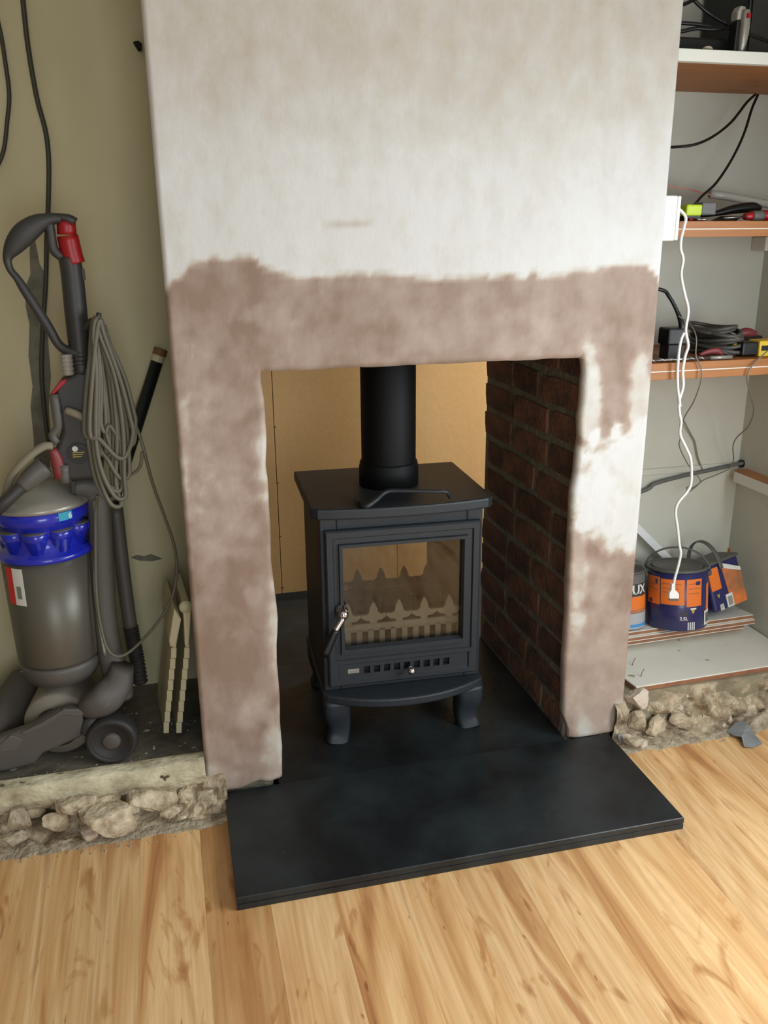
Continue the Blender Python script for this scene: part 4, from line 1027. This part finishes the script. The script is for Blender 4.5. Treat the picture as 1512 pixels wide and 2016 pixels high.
# grey wires
cable('speaker_wire', [P(1335, 622, y=.11), P(1352, 632, y=.10), P(1365, 648, y=.07), P(1371, 668, y=.052), P(1370, 700, y=.05), P(1380, 725, y=.05), P(1380, 750, y=.05), P(1366, 790, y=.10), P(1346, 825, y=.16), P(1340, 860, y=.2), P(1338, 880, y=.22), P(1355, 915, y=.30), P(1372, 935, y=.34), P(1379, 948, y=.35), P(1372, 955, y=.33), P(1360, 962, y=.3), P(1352, 968, y=.28)], .0016, 'wire', 'thin grey wire hanging over the lower shelf edge beside the white lead')
cable('speaker_wire', [P(1512, 690, y=.06), P(1490, 710, y=.052), P(1474, 730, y=.05), P(1471, 750, y=.06), P(1478, 780, y=.12), P(1484, 808, y=.18), P(1474, 838, y=.24), P(1450, 862, y=.30), P(1443, 880, y=.33), P(1444, 905, y=.35), P(1436, 922, y=.37), P(1410, 935, y=.37), P(1385, 945, y=.36), P(1370, 958, y=.33), P(1356, 968, y=.28), P(1352, 960, y=.27), P(1362, 957, y=.29)], .0018, 'wire', 'thin grey wire looping from the yellow tool down to the corner')
cable('wall_flex', [P(1346, 828, y=.385), P(1360, 855, y=.392), P(1368, 870, y=.393), P(1374, 900, y=.393), P(1385, 930, y=.393)], .0022, 'hose', 'short cream flex lying on the alcove wall behind the grey wires')
cable('conduit', [Vector((W+.002, .385, P(1215, 1000, y=.385).z)), P(1262, 968, y=.385), P(1290, 952, y=.385), P(1340, 938, y=.388), P(1400, 925, y=.388), P(1445, 915, y=.385), P(1464, 912, y=.38)], .0062, 'grey_tool', 'thick grey conduit curving along the back of the alcove', 'conduit')
o = mk('pipe_socket', lathe(P(1465, 913, y=.385), [(.012, -.012), (.012, .012), (.006, .012)], 16, (-1, -.2, .2)), M['black'], smooth=False); tag(o, 'short black rubber sleeve at the end of the grey conduit', 'sleeve')
bt0 = P(1440, 925, y=.36)
t = thing('bearer_batten', (XRW-.03, .25, bt0.z-.03), 'white painted timber bearer fixed to the side wall below the lower shelf', 'batten')
mk('painted_face', box(XRW-.043, XRW-.0005, .10, .36, P(1440, 948, y=.36).z, P(1440, 928, y=.36).z), M['white_dirty'], t, bevel=.001)
mk('bare_top', box(XRW-.043, XRW-.0005, .14, .359, P(1440, 928, y=.36).z, P(1440, 925, y=.36).z), M['timber'], t)
mk('plaster_ridge', box(W-.005, XRW, ALC-.006, ALC+.005, P(1300, 931, y=ALC).z-.004, P(1300, 921, y=ALC).z), M['wall_grey'], wbr, bevel=.003)
# black cables under the top shelf
cable('black_cable', [P(1487, 186, y=.32), P(1470, 202, y=.30), P(1440, 240, y=.27), P(1405, 268, y=.25), P(1370, 284, y=.24), P(1335, 289, y=.24), P(1300, 290, y=.22), Vector((W+.001, .18, P(1290, 290, y=.18).z))], .0034, 'black', 'black cable curving from the top shelf underside behind the chimney breast')
cable('black_cable', [P(1492, 187, y=.32), P(1480, 215, y=.30), P(1464, 265, y=.28), P(1440, 315, y=.26), P(1410, 360, y=.24), P(1382, 386, y=.20), P(1370, 400, y=.19)], .0034, 'black', 'black cable dropping from the top shelf to the neon tape measure')
cable('pink_string', [Vector((W+.001, .25, P(1270, 353, y=.25).z)), P(1340, 370, y=.25), P(1380, 379, y=.24), P(1400, 384, y=.24)], .0012, 'pink_string', 'thin pink string stretched behind the socket box', 'string')
o = mk('clear_tube', tube([P(1398, 382, y=.25), P(1450, 390, y=.25), P(1512, 402, y=.25), P(1550, 409, y=.25)], .010, 12, smooth=2), M['tube_clear'], smooth=True); tag(o, 'clear plastic tube lying at the back of the middle shelf', 'tube')

# ------------------------------------------------------------------ things on the middle shelf (surface ZS2 ~ eye level)
def onz(px, y, z): # point above the given pixel column at depth y and height z
    a = P(px, 400, y=y); b = P(px, 700, y=y); t_ = (z-a.z)/(b.z-a.z); return a+(b-a)*t_
c0 = onz(1350, .09, ZS2); c1 = onz(1381, .09, ZS2); c2 = onz(1409, .09, ZS2)
t = thing('tape_measure', (c1.x, .11, ZS2), 'neon green and grey tape measure on the middle shelf beside the socket box', 'tape measure')
mk('green_case', box(c0.x, c1.x, .09, .135, ZS2+.012, ZS2+.037), M['neon'], t, bevel=.004)
mk('grey_case', box(c1.x, c2.x, .092, .135, ZS2+.014, ZS2+.042), M['grey_tool'], t, bevel=.003)
mk('foot', box(c0.x+.004, c1.x-.002, .093, .132, ZS2+.0003, ZS2+.012), M['black'], t)
kn = [(1378, 425, 4), (1410, 420, 6), (1445, 412, 10), (1480, 408, 11), (1496, 410, 6)]
o = mk('trowel_handle', strap([P(a, b, y=.15) for a, b, c in kn], [c*.0011 for a, b, c in kn], [.006, .010, .014, .014, .008], 12, 5), M['black'], smooth=True)
lo = min((o.matrix_world @ v.co).z for v in o.data.vertices); tag(o, 'black tapered tool handle lying on the middle shelf behind the screwdriver', 'tool handle')
sc_a = onz(1425, .085, ZS2+.0065); sc_b = onz(1466, .085, ZS2+.0095)
t = thing('screwdriver', (sc_b.x, .085, ZS2), 'red and grey handled screwdriver lying on the middle shelf edge', 'screwdriver')
mk('shaft', tube([sc_a, sc_b], .0025, 10, smooth=2), M['steel'], t, smooth=True)
h0, h1, h2, h3 = sc_b, onz(1480, .086, ZS2+.0115), onz(1500, .088, ZS2+.012), onz(1535, .092, ZS2+.0125)
mk('handle_nose', tube([h0, h1], [.0075, .0105], 14, smooth=3), M['vac_red'], t, smooth=True)
mk('handle_grip', tube([h1, h2], [.0115, .0115], 14, smooth=3), M['grey_tool'], t, smooth=True)
mk('handle_end', tube([h2, h3], [.012, .0115], 14, smooth=3), M['vac_red'], t, smooth=True)
c = onz(1362, .08, ZS2); o = mk('wall_plug', tube([c+Vector((-.006, 0, .004)), c+Vector((.01, .012, .004))], .0035, 8, smooth=2), M['vac_red'], smooth=True); tag(o, 'small red wall plug on the shelf beneath the tape measure', 'wall plug')
c = onz(1383, .075, ZS2); o = mk('metal_clip', tube([c+Vector((-.014, 0, .0035)), c+Vector((0, .002, .0035)), c+Vector((.010, 0, .0035))], [.003, .0034, .0022], 8, smooth=3), M['steel'], smooth=True); tag(o, 'small steel clip on the middle shelf edge beside the red plug', 'clip')
o = mk('steel_blade', prism([onz(1400, .11, ZS2+.0004), onz(1450, .11, ZS2+.0004), onz(1462, .12, ZS2+.012), onz(1420, .12, ZS2+.012)], (0, .006, 0)), M['black'], bevel=.001); tag(o, 'dark blade lying between tape measure and screwdriver', 'blade')

# ------------------------------------------------------------------ things on the top shelf
r0, r1 = onz(1352, .10, ZS1T), onz(1432, .10, ZS1T)
t = thing('router_box', (r0.x, .15, ZS1T), 'flat black plastic box on the top shelf beside the shaver', 'black box')
mk('case', box(r0.x-.03, r1.x, .10, .24, ZS1T+.004, ZS1T+.036), M['black'], t, bevel=.005)
mk('foot', box(r0.x-.02, r1.x-.01, .11, .23, ZS1T+.0003, ZS1T+.004), M['vac_dark'], t)
b0 = onz(1462, .20, ZS1T)
t = thing('speaker_box', (b0.x+.05, .28, ZS1T), 'large black cabinet at the back of the top shelf', 'cabinet')
mk('case', box(b0.x, XRW-.004, .20, .38, ZS1T+.0003, ZS1T+.22), M['black'], t, bevel=.005)
mk('front_grille', box(b0.x+.008, XRW-.012, .196, .20, ZS1T+.03, ZS1T+.21), M['vac_dark'], t, bevel=.001)
s0 = onz(1437, .075, ZS1T); s1 = onz(1462, .075, ZS1T)
t = thing('shaver', ((s0.x+s1.x)/2, .075, ZS1T), 'silver and black electric shaver standing upright on the top shelf', 'shaver')
zz = lambda py: P(1450, py, y=.075).z
xm = s0.x+.010
mk('black_body', prism([(s0.x, .062, ZS1T+.0003), (xm+.004, .062, ZS1T+.0003), (xm+.004, .062, zz(42)), (s0.x+.001, .062, zz(42))], (0, .03, 0)), M['black'], t, bevel=.003)
mk('silver_front', strap([Vector((xm+.008, .068, ZS1T+.002)), Vector((xm+.009, .066, zz(80))), Vector((xm+.010, .066, zz(50))), Vector((xm+.010, .068, zz(22)))], [.006, .0095, .0105, .009], [.010, .014, .015, .014], 14, 5, .7), M['vac_silver'], t, smooth=True)
mk('clear_head', prism([(s0.x+.002, .064, zz(42)), (xm+.012, .064, zz(40)), (xm+.012, .064, zz(14)), (s0.x+.008, .064, zz(12)), (s0.x+.002, .064, zz(24))], (0, .026, 0)), M['tube_clear'], t, bevel=.004)
mk('red_switch', box(xm+.006, xm+.014, .0485, .052, zz(40), zz(31)), M['vac_red'], t)
cable('black_cable', [Vector((W+.001, .13, P(1325, 16, y=.13).z)), P(1340, 10, y=.14), P(1368, -2, y=.15), P(1385, -10, y=.16)], .0040, 'black', 'black cable sloping up from behind the breast above the top shelf')
cable('black_cable', [P(1366, 0, y=.13), P(1385, 18, y=.13), P(1410, 36, y=.13), P(1432, 47, y=.12), P(1450, 55, y=.12)], .0042, 'black', 'black cable running down to the shaver on the top shelf')
cable('black_cable', [Vector((W+.001, .12, P(1320, 44, y=.12).z)), P(1340, 45, y=.12), P(1375, 48, y=.12), P(1410, 54, y=.12), P(1440, 55, y=.12)], .0042, 'black', 'black cable lying level behind the shaver above the flat box')
cable('black_cable', [Vector((W+.001, .11, P(1320, 66, y=.11).z)), P(1340, 62, y=.11), P(1370, 56, y=.11), P(1400, 58, y=.11), P(1440, 57, y=.11), P(1470, 66, y=.12), P(1512, 82, y=.13)], .0042, 'black', 'black cable crossing the top shelf behind the shaver towards the cabinet')
o = mk('plaster_crumb', stone_geo(41, .012, .008, .005, (0, 0, 0)), M['plaster_dry']); o.location = onz(1392, .07, ZS1T+.005); tag(o, 'plaster crumb on the top shelf edge in front of the flat box', 'crumb')

# ------------------------------------------------------------------ things on the lower shelf
def coil(cx, cy_, z0, rx, ry, n, r, seed, mat):
    rr = random.Random(seed); g = []
    for q in range(n):
        zq = z0+r+q*r*1.15; a0 = rr.uniform(0, 6); pts = []
        ex, ey = rx*rr.uniform(.8, 1.05), ry*rr.uniform(.75, 1.05); ox, oy = rr.uniform(-.012, .012), rr.uniform(-.01, .01)
        for k_ in range(14):
            a = 2*math.pi*k_/14+a0
            pts.append(Vector((cx+ox+ex*math.cos(a), cy_+oy+ey*math.sin(a), zq+r*.9*math.sin(a*2+q)+.002)))
        g.append(tube(pts, r, 8, closed=True, smooth=4))
    return join(*g)
cc = onz(1410, .17, ZS3)
o = mk('cable_coil', coil(cc.x, .185, ZS3+.003, .053, .08, 11, .0050, 4, 'cord'), M['grey_cable'], smooth=True); tag(o, 'flattened coil of dark grey cable on the lower shelf', 'cable coil')
cc2 = onz(1325, .16, ZS3)
o = mk('cable_coil', coil(W+.066, .27, ZS3+.003, .05, .065, 7, .0045, 9, 'cord'), M['black'], smooth=True); tag(o, 'black cable coil on the lower shelf touching the chimney breast', 'cable coil')
a0_ = onz(1308, .12, ZS3); a1_ = onz(1346, .12, ZS3)
t = thing('power_adapter', (a0_.x, .13, ZS3), 'black power adapter block among the cables on the lower shelf', 'power adapter')
mk('block', box(a0_.x, a1_.x, .11, .16, ZS3+.034, ZS3+.076), M['black'], t, bevel=.005)
mk('lead', tube([P(1340, 655, y=.12), P(1342, 640, y=.12), P(1334, 615, y=.13), P(1318, 585, y=.14), P(1300, 570, y=.15), Vector((W+.002, .16, P(1285, 563, y=.16).z))], [.008, .0075, .005, .0045, .0045, .0045], 10), M['black'], t, smooth=True)
mk('stand', box(a0_.x+.006, a1_.x-.006, .115, .155, ZS3+.0005, ZS3+.034), M['rubber'], t)
db = [onz(1275, .072, ZS3+.0058), onz(1412, .072, ZS3+.0058), onz(1440, .072, ZS3+.0058)]
t = thing('masonry_drill_bit', (db[1].x, .072, ZS3), 'long spiral masonry drill bit lying along the lower shelf front edge', 'drill bit')
mk('core', tube(db[:2], .0035, 10, smooth=2), M['steel'], t, smooth=True)
hx = []; 
for q in range(120):
    tt = q/119; p = db[0].lerp(db[1], tt*.85); a = tt*2*math.pi*6; hx.append(p+Vector((0, .0034*math.cos(a), .0034*math.sin(a))))
mk('flute', tube(hx, .0022, 6, smooth=0), M['steel'], t, smooth=True)
mk('shank', tube([db[1]-Vector((.02, 0, 0)), db[2]], .0048, 10, smooth=2), M['vac_silver'], t, smooth=True)
y0_ = onz(1462, .085, ZS3); y1_ = onz(1493, .085, ZS3); y2_ = onz(1545, .085, ZS3)
t = thing('cutter_tool', (y1_.x, .10, ZS3), 'black and yellow hand tool on the lower shelf beside the cable coil', 'hand tool')
mk('black_body', box(y0_.x, y1_.x, .088, .13, ZS3+.004, ZS3+.037), M['black'], t, bevel=.004)
yb_ = mk('yellow_end', box(y1_.x, y2_.x, .085, .133, ZS3+.0005, ZS3+.040), M['yellow'], t, bevel=.004)
mk('black_inlay', box(y1_.x+.006, y2_.x, .083, .086, ZS3+.016, ZS3+.028), M['black'], yb_)
c = onz(1465, .20, ZS3)
t = thing('red_grip_tool', (c.x, .2, ZS3), 'red rounded tool handle behind the yellow hand tool', 'tool')
mk('red_head', strap([c+Vector((-.024, 0, .044)), c+Vector((0, 0, .047)), c+Vector((.026, 0, .042))], [.010, .014, .010], [.010, .014, .01], 12, 4), M['red_dull'], t, smooth=True)
mk('black_handle', box(c.x-.030, c.x+.045, c.y-.012, c.y+.012, ZS3+.0005, ZS3+.040), M['black'], t, bevel=.006)
c = onz(1440, .13, ZS3)
o = mk('yellow_wire_stripper', strap([c+Vector((-.012, -.02, .026)), c+Vector((.0, -.015, .028)), c+Vector((.016, -.018, .022)), c+Vector((.008, -.02, .008))], [.005]*4, [.006]*4, 8, 4), M['yellow'], smooth=True); tag(o, 'small yellow handle poking out of the dark cable coil', 'tool handle')
c = onz(1397, .10, ZS3)
o = mk('pliers', strap([c+Vector((-.030, 0, .010)), c+Vector((-.010, 0, .016)), c+Vector((.018, .0, .018)), c+Vector((.034, 0, .010))], [.004, .006, .008, .005], [.005]*4, 10, 4), M['red_dull'], smooth=True); tag(o, 'dull red tool handle lying inside the cable coil on the lower shelf', 'tool handle')

# ------------------------------------------------------------------ boards under the tins
def board(pts_bottom, th, label, layers, wonky=0):
    """pts_bottom: four world points; layers list of (material, t0, t1)"""
    ctr = sum((Vector(p) for p in pts_bottom), Vector())/4
    t = thing('hardboard_offcut', (ctr.x, ctr.y, min(p[2] for p in pts_bottom)), label, 'board', 'stacked board offcuts')
    for nm, mat, a, b in layers:
        mk(nm, prism([Vector(p)+Vector((0, 0, th*a)) for p in pts_bottom], (0, 0, th*(b-a))), mat, t, bevel=.0006, seg=1)
    return t
LY = [('core', M['hardboard_edge'], 0, .78), ('white_face', M['laminate_face'], .78, 1)]
LYD = [('white_back', M['laminate_face'], 0, .16), ('core', M['hardboard_edge'], .16, .84), ('white_face', M['laminate_face'], .84, 1)]
zA = LEDGE+.0005; th = .014
fl = P(1252, 1363, z=zA); bl = P(1236, 1305, z=zA)
zA2 = zA+.0
board([(fl.x, fl.y, zA), (XRW-.004, fl.y+.012, zA), (XRW-.004, .375, zA), (fl.x-.045, .375, zA)], .016, 'cream faced board lying lowest with brown cut edge over the rubble bank', LY)
for q in range(2):
    b = P(1245 if q else 1262, 1310 if q else 1332, z=zA+.016); o = mk('bent_nail', tube([b, b+Vector((.002, 0, .012)), b+Vector((.008, 0, .022))], .0012, 6, smooth=3), M['hardboard_edge'], smooth=True)
    tag(o, 'bent rusty nail sticking up at the '+('rear' if q else 'front')+' of the lowest board end', 'nail')
zB = zA+.0165
# the upper stack lies tipped back: its front edge is propped up on a packing strip
TIP = math.radians(-8.0); zU = zB+.036
yfr = P(1245, 1272, z=zU).y; piv = Vector((W, yfr, zU)); RT = Matrix.Rotation(TIP, 4, 'X')
XT = Matrix.Translation(piv) @ RT @ Matrix.Translation(-piv)
def tip(o):
    bpy.context.view_layer.update()
    o.matrix_world = XT @ o.matrix_world
def pack(y0, y1, label):
    f = lambda yy: zU+math.tan(TIP)*(yy-yfr)-.0006
    o = mk('packing_batten', ([(1.12, y0, zB), (1.60, y0, zB), (1.60, y1, zB), (1.12, y1, zB), (1.12, y0, f(y0)), (1.60, y0, f(y0)), (1.60, y1, f(y1)), (1.12, y1, f(y1))], box(0, 1, 0, 1, 0, 1)[1] and [(0, 3, 2, 1), (4, 5, 6, 7), (0, 1, 5, 4), (1, 2, 6, 5), (2, 3, 7, 6), (3, 0, 4, 7)]), M['timber'])
    tag(o, label, 'batten')
pack(yfr+.075, yfr+.10, 'timber packing strip propping the tipped stack of boards')
xr1 = P(1512, 1238, z=zU+.02).x
ths = .0125
lab = ['brown board offcut with pale faces, bottom of the upper stack under the tins', 'brown board offcut with cream face in the middle of the upper stack', 'cream topped board offcut on which the paint tins stand']
offs = [(0.02, -.03, .004), (.0, .0, -.004), (-.012, .0, .004)]
for q in range(3):
    dx, dr_, dy = offs[q]; z = zU+q*(ths+.0006)
    tip(board([(W+.004, yfr+dy, z), (xr1+dr_, yfr+dy+.018, z), (xr1+dr_+.008, .383, z), (W+.004, .383, z)], ths, lab[q], LYD))
zT = zU+3*(ths+.0006)
pl0 = XT @ Vector((W, yfr, zT)); pln = RT.to_3x3() @ Vector((0, 0, 1)); XTi = XT.inverted()
def PT(px, py):
    """point of the tipped board top under a pixel, given in the untipped frame"""
    d = P(px, py, y=1.0)-CAM; t_ = (pl0-CAM).dot(pln)/d.dot(pln); return XTi @ (CAM+d*t_)

# ------------------------------------------------------------------ paint tins
tc_b = PT(1329, 1243); dpx = (tc_b-CAM).dot(FWD)/F_PX
R1 = 59*dpx; vd = Vector((tc_b.x-CAM.x, tc_b.y-CAM.y, 0)).normalized(); C1 = tc_b+vd*R1*.98; C1.z = zT+.0004
H1 = 118*dpx/math.cos(math.radians(14))
t = thing('paint_tin', C1, 'navy paint tin with orange labels and arched handle standing behind the charging plug', 'paint tin')
def up_(a): return math.radians(a)
view = math.atan2(CAM.y-C1.y, CAM.x-C1.x)     # direction towards the viewer's side of the room
mk('body', lathe(C1, [(R1*.97, 0), (R1, .003), (R1, H1-.006)], 48), M['navy'], t, smooth=False)
for p in t.children[0].data.polygons: p.use_smooth = len(p.vertices) == 4
mk('rim', lathe(C1, [(R1+.0005, H1-.007), (R1+.003, H1-.005), (R1+.003, H1), (R1-.004, H1+.001), (R1-.010, H1-.003), (R1-.012, H1-.006)], 48), M['lid'], t, smooth=True)
mk('lid', lathe(C1, [(R1-.012, H1-.008), (R1-.013, H1-.001), (R1-.018, H1+.001), (R1-.024, H1-.002), (.0001, H1-.002)], 48), M['lid'], t, smooth=True)
def lab_(a0, a1, f0, f1, mat, nm='label', rr=0.0): return mk(nm, cyl_patch(C1, R1+.0003+rr, view+up_(a0), view+up_(a1), H1*f0, H1*f1, 12), M[mat], t)
lab_(-64, -30, .42, .88, 'orange'); lab_(-28, 16, .44, .86, 'orange'); lab_(20, 52, .41, .86, 'orange'); lab_(70, 95, .12, .74, 'orange_art')
lab_(62, 84, .06, .30, 'paper', 'barcode_label', .0008)
for q in range(7): mk('barcode', cyl_patch(C1, R1+.0018, view+up_(66+q*2.4), view+up_(67.2+q*2.4), H1*.10, H1*.26, 1), M['grey_tool'], t)
for q in range(4): lab_(23+q*4, 25+q*4, .02, .15, 'paper', 'white_bar')
for a0, a1, f in ((-25, 10, .78), (-24, 6, .70), (-24, 8, .64), (24, 44, .78), (24, 48, .70), (24, 46, .62), (-60, -38, .74), (-60, -36, .66)): lab_(a0, a1, f, f+.012, 'hardboard_edge', 'small_print', .0006)
lab_(38, 48, .76, .82, 'navy', 'print_mark', .0006); lab_(-40, -35, .76, .84, 'navy', 'print_mark', .0006); lab_(-57, -48, .43, .50, 'navy', 'print_mark', .0006)
mk('lettering', text_on_cyl('2.5L', .013, C1, R1+.0008, view+up_(8), H1*.19, .0003), M['paper'], t)
mk('emblem', text_on_cyl('V', .016, C1, R1+.0008, view+up_(30), H1*.30, .0012), M['yellow_print'], t)
lab_(28, 40, .36, .385, 'paper', 'print_mark'); lab_(10, 22, .27, .33, 'vac_dark', 'print_mark')
# arched strap handle
hs = []
hang = Vector((math.cos(view+math.pi/2), math.sin(view+math.pi/2), 0))
for q in range(13):
    a = math.pi*q/12; hs.append(C1+hang*(R1+.006)*math.cos(a)+Vector((0, 0, H1-.02+(.070)*math.sin(a))))
mk('handle', strap(hs, .0022, .0065, 10, 4, .6, depth=tuple(Vector((-hang.y, hang.x, 0)))), M['lid'], t, smooth=True)
for s_ in (-1, 1): mk('handle_lug', lathe(C1+hang*s_*(R1)+Vector((0, 0, H1-.02)), [(.009, 0), (.009, .006), (.006, .009)], 14, tuple(hang*s_)), M['lid'], t)

tip(t)
# left tin, mostly hidden behind the breast
R2 = .058; e2_ = PT(1266, 1225)
C2 = Vector((C1.x-R1-R2-.004, e2_.y, zT+.0004)); H2 = H1*.97
t = thing('paint_tin', C2, 'grey and orange paint tin half hidden behind the chimney breast edge', 'paint tin')
mk('body', lathe(C2, [(R2*.97, 0), (R2, .003), (R2, H2-.006)], 44), M['tin_grey'], t, smooth=True)
mk('rim', lathe(C2, [(R2+.0005, H2-.007), (R2+.003, H2-.005), (R2+.003, H2), (R2-.006, H2), (R2-.010, H2-.005), (.0001, H2-.005)], 44), M['lid'], t, smooth=True)
v2 = math.atan2(CAM.y-C2.y, CAM.x-C2.x)
def lb2(a0, a1, f0, f1, mat, nm='label', rr=0): return mk(nm, cyl_patch(C2, R2+.0003+rr, v2+up_(a0), v2+up_(a1), H2*f0, H2*f1, 16), M[mat], t)
lb2(-80, 92, .36, .58, 'orange'); lb2(-80, 92, .30, .36, 'orange_art'); lb2(-80, 92, .02, .29, 'tin_pale'); lb2(20, 86, .05, .10, 'blue_print', 'print_band', .0006); lb2(-80, 92, .59, .80, 'vac_dark', 'label_dark')
mk('lettering', text_on_cyl('DULUX', .036, C2, R2+.0012, v2+up_(-44), H2*.63, .0010), M['paper'], t)
hs = []
hg2 = Vector((math.cos(v2+math.pi/2), math.sin(v2+math.pi/2), 0))
for q in range(13):
    a = math.pi*q/12; hs.append(C2+hg2*(R2+.005)*math.cos(a)+Vector((0, 0, H2-.02+.05*math.sin(a))))
mk('handle', strap(hs, .0022, .006, 10, 4, .6, depth=tuple(Vector((-hg2.y, hg2.x, 0)))), M['lid'], t, smooth=True)

tip(t)
# square tub lying tilted against the wall
TB = thing('paint_tub', (0, 0, 0), 'tilted square navy and orange paint tub with strap handle leaning near the corner', 'paint tub')
A = Vector((.97, .22, 0)).normalized(); Bv = Vector((-.22, .97, 0)).normalized()   # side axis (to the right), depth axis
upT = (Vector((0, 0, 1))-A*.16+Bv*.17).normalized(); sd = A+Vector((0, 0, .16)); sd.normalize(); Bv = upT.cross(sd).normalized()
wS, dS, hS = .132, .092, 100*dpx
org = PT(1398, 1222); org.z = zT+.0015+dS*.17; org.x = max(org.x, C1.x+R1+.034)
def T(u, v, w): return org+sd*u+Bv*v+upT*w
TB.location = org
def tb(u0, u1, v0, v1, w0, w1): return [T(u, v, w) for w in (w0, w1) for v in (v0, v1) for u in (u0, u1)], box(0, 1, 0, 1, 0, 1)[1]
body = mk('body', tb(0, wS, 0, dS, 0, hS), M['navy'], TB, bevel=.012, seg=4)
mk('lid', tb(-.002, wS+.002, -.002, dS+.002, hS-.004, hS+.006), M['lid'], TB, bevel=.004)
E_ = .0006
mk('label', tb(.004, .043, -E_, .002, hS*.46, hS*.92), M['orange'], TB)
mk('picture_label', prism([T(.068, -E_, hS*.02), T(wS-.003, -E_, hS*.02), T(wS-.003, -E_, hS*.72), T(.058, -E_, hS*.86)], Bv*.002), M['orange_art'], TB)
mk('pale_flash', prism([T(.058, -E_*2, hS*.86), T(wS-.003, -E_*2, hS*.66), T(wS-.003, -E_*2, hS*.74), T(.057, -E_*2, hS*.97)], Bv*.002), M['paper'], TB)
mk('barcode_label', tb(.050, .076, -E_*3, .002, hS*.03, hS*.30), M['paper'], TB)
for q in range(6): mk('barcode', tb(.055+q*.003, .0565+q*.003, -E_*4, .001, hS*.06, hS*.25), M['grey_tool'], TB)
for q in range(4): mk('white_bar', tb(.022+q*.004, .0242+q*.004, -E_, .001, hS*.0+.003, hS*.15), M['paper'], TB)
mk('emblem', text_flat('V', .013, T(.020, -E_*2, hS*.30), sd, upT, .001), M['yellow_print'], TB)
hs = []
for q in range(13):
    a = math.pi*q/12; hs.append(T(.043+.022*math.cos(a)*0+.012*math.cos(a), dS/2-(dS/2+.004)*math.cos(a), hS-.02+.085*math.sin(a)))
mk('handle', strap(hs, .0022, .0075, 10, 4, .6, depth=tuple(sd)), M['lid'], TB, smooth=True)

tip(TB)
# plank and block behind the tins
o = mk('trunking_length', obox((P(1270, 1055, y=.37)+P(1345, 1130, y=.37))/2, (P(1372, 1158, y=.37)-P(1240, 1026, y=.37))/2, (0, .006, 0), (P(1270, 1065, y=.37)-P(1270, 1045, y=.37))/2), M['white']); tag(o, 'grey white length of trunking leaning diagonally behind the navy tin', 'trunking')
b0 = P(1450, 1120, y=.385); b1 = P(1483, 1077, y=.385)
o = mk('timber_block', box(b0.x, min(b1.x, XRW-.003), .3875, .398, zB, b1.z), M['timber'], bevel=.001); tag(o, 'upright raw timber offcut standing in the corner behind the tilted tub', 'timber block')
o = mk('back_strip', box(W+.02, b0.x-.004, .3875, .397, zB, P(1350, 1118, y=.39).z), M['laminate_face'], bevel=.001); tag(o, 'pale strip of board standing on edge behind the paint tins', 'board strip')

# ------------------------------------------------------------------ lead offcut on the floor
lp_ = [(1430, 1444), (1446, 1432), (1470, 1428), (1478, 1440), (1500, 1466), (1482, 1474), (1464, 1474), (1458, 1460), (1444, 1454)]
bs = [P(a, b, z=.0) for a, b in lp_]
V = [v+Vector((0, 0, .002+.012*max(0, math.sin(i*1.1)))) for i, v in enumerate(bs)]
ctr = sum(V, Vector())/len(V)+Vector((0, 0, .006)); V.append(ctr); n = len(bs)
Fc = [(i, (i+1) % n, n) for i in range(n)]
o = mk('lead_offcut', (V, Fc), M['lead']); sl = o.modifiers.new('thick', 'SOLIDIFY'); sl.thickness = .002; sl.offset = 1; tag(o, 'crumpled grey lead offcut lying on the laminate by the rubble bank', 'offcut')
o = mk('tape_strip', prism([P(1216, 1446, z=.034), P(1222, 1444, z=.034), P(1224, 1462, z=.006), P(1219, 1462, z=.006)], (.008, .002, 0)), M['lead']); tag(o, 'small grey metal strip at the hearth corner nearest the paint tins', 'metal strip')
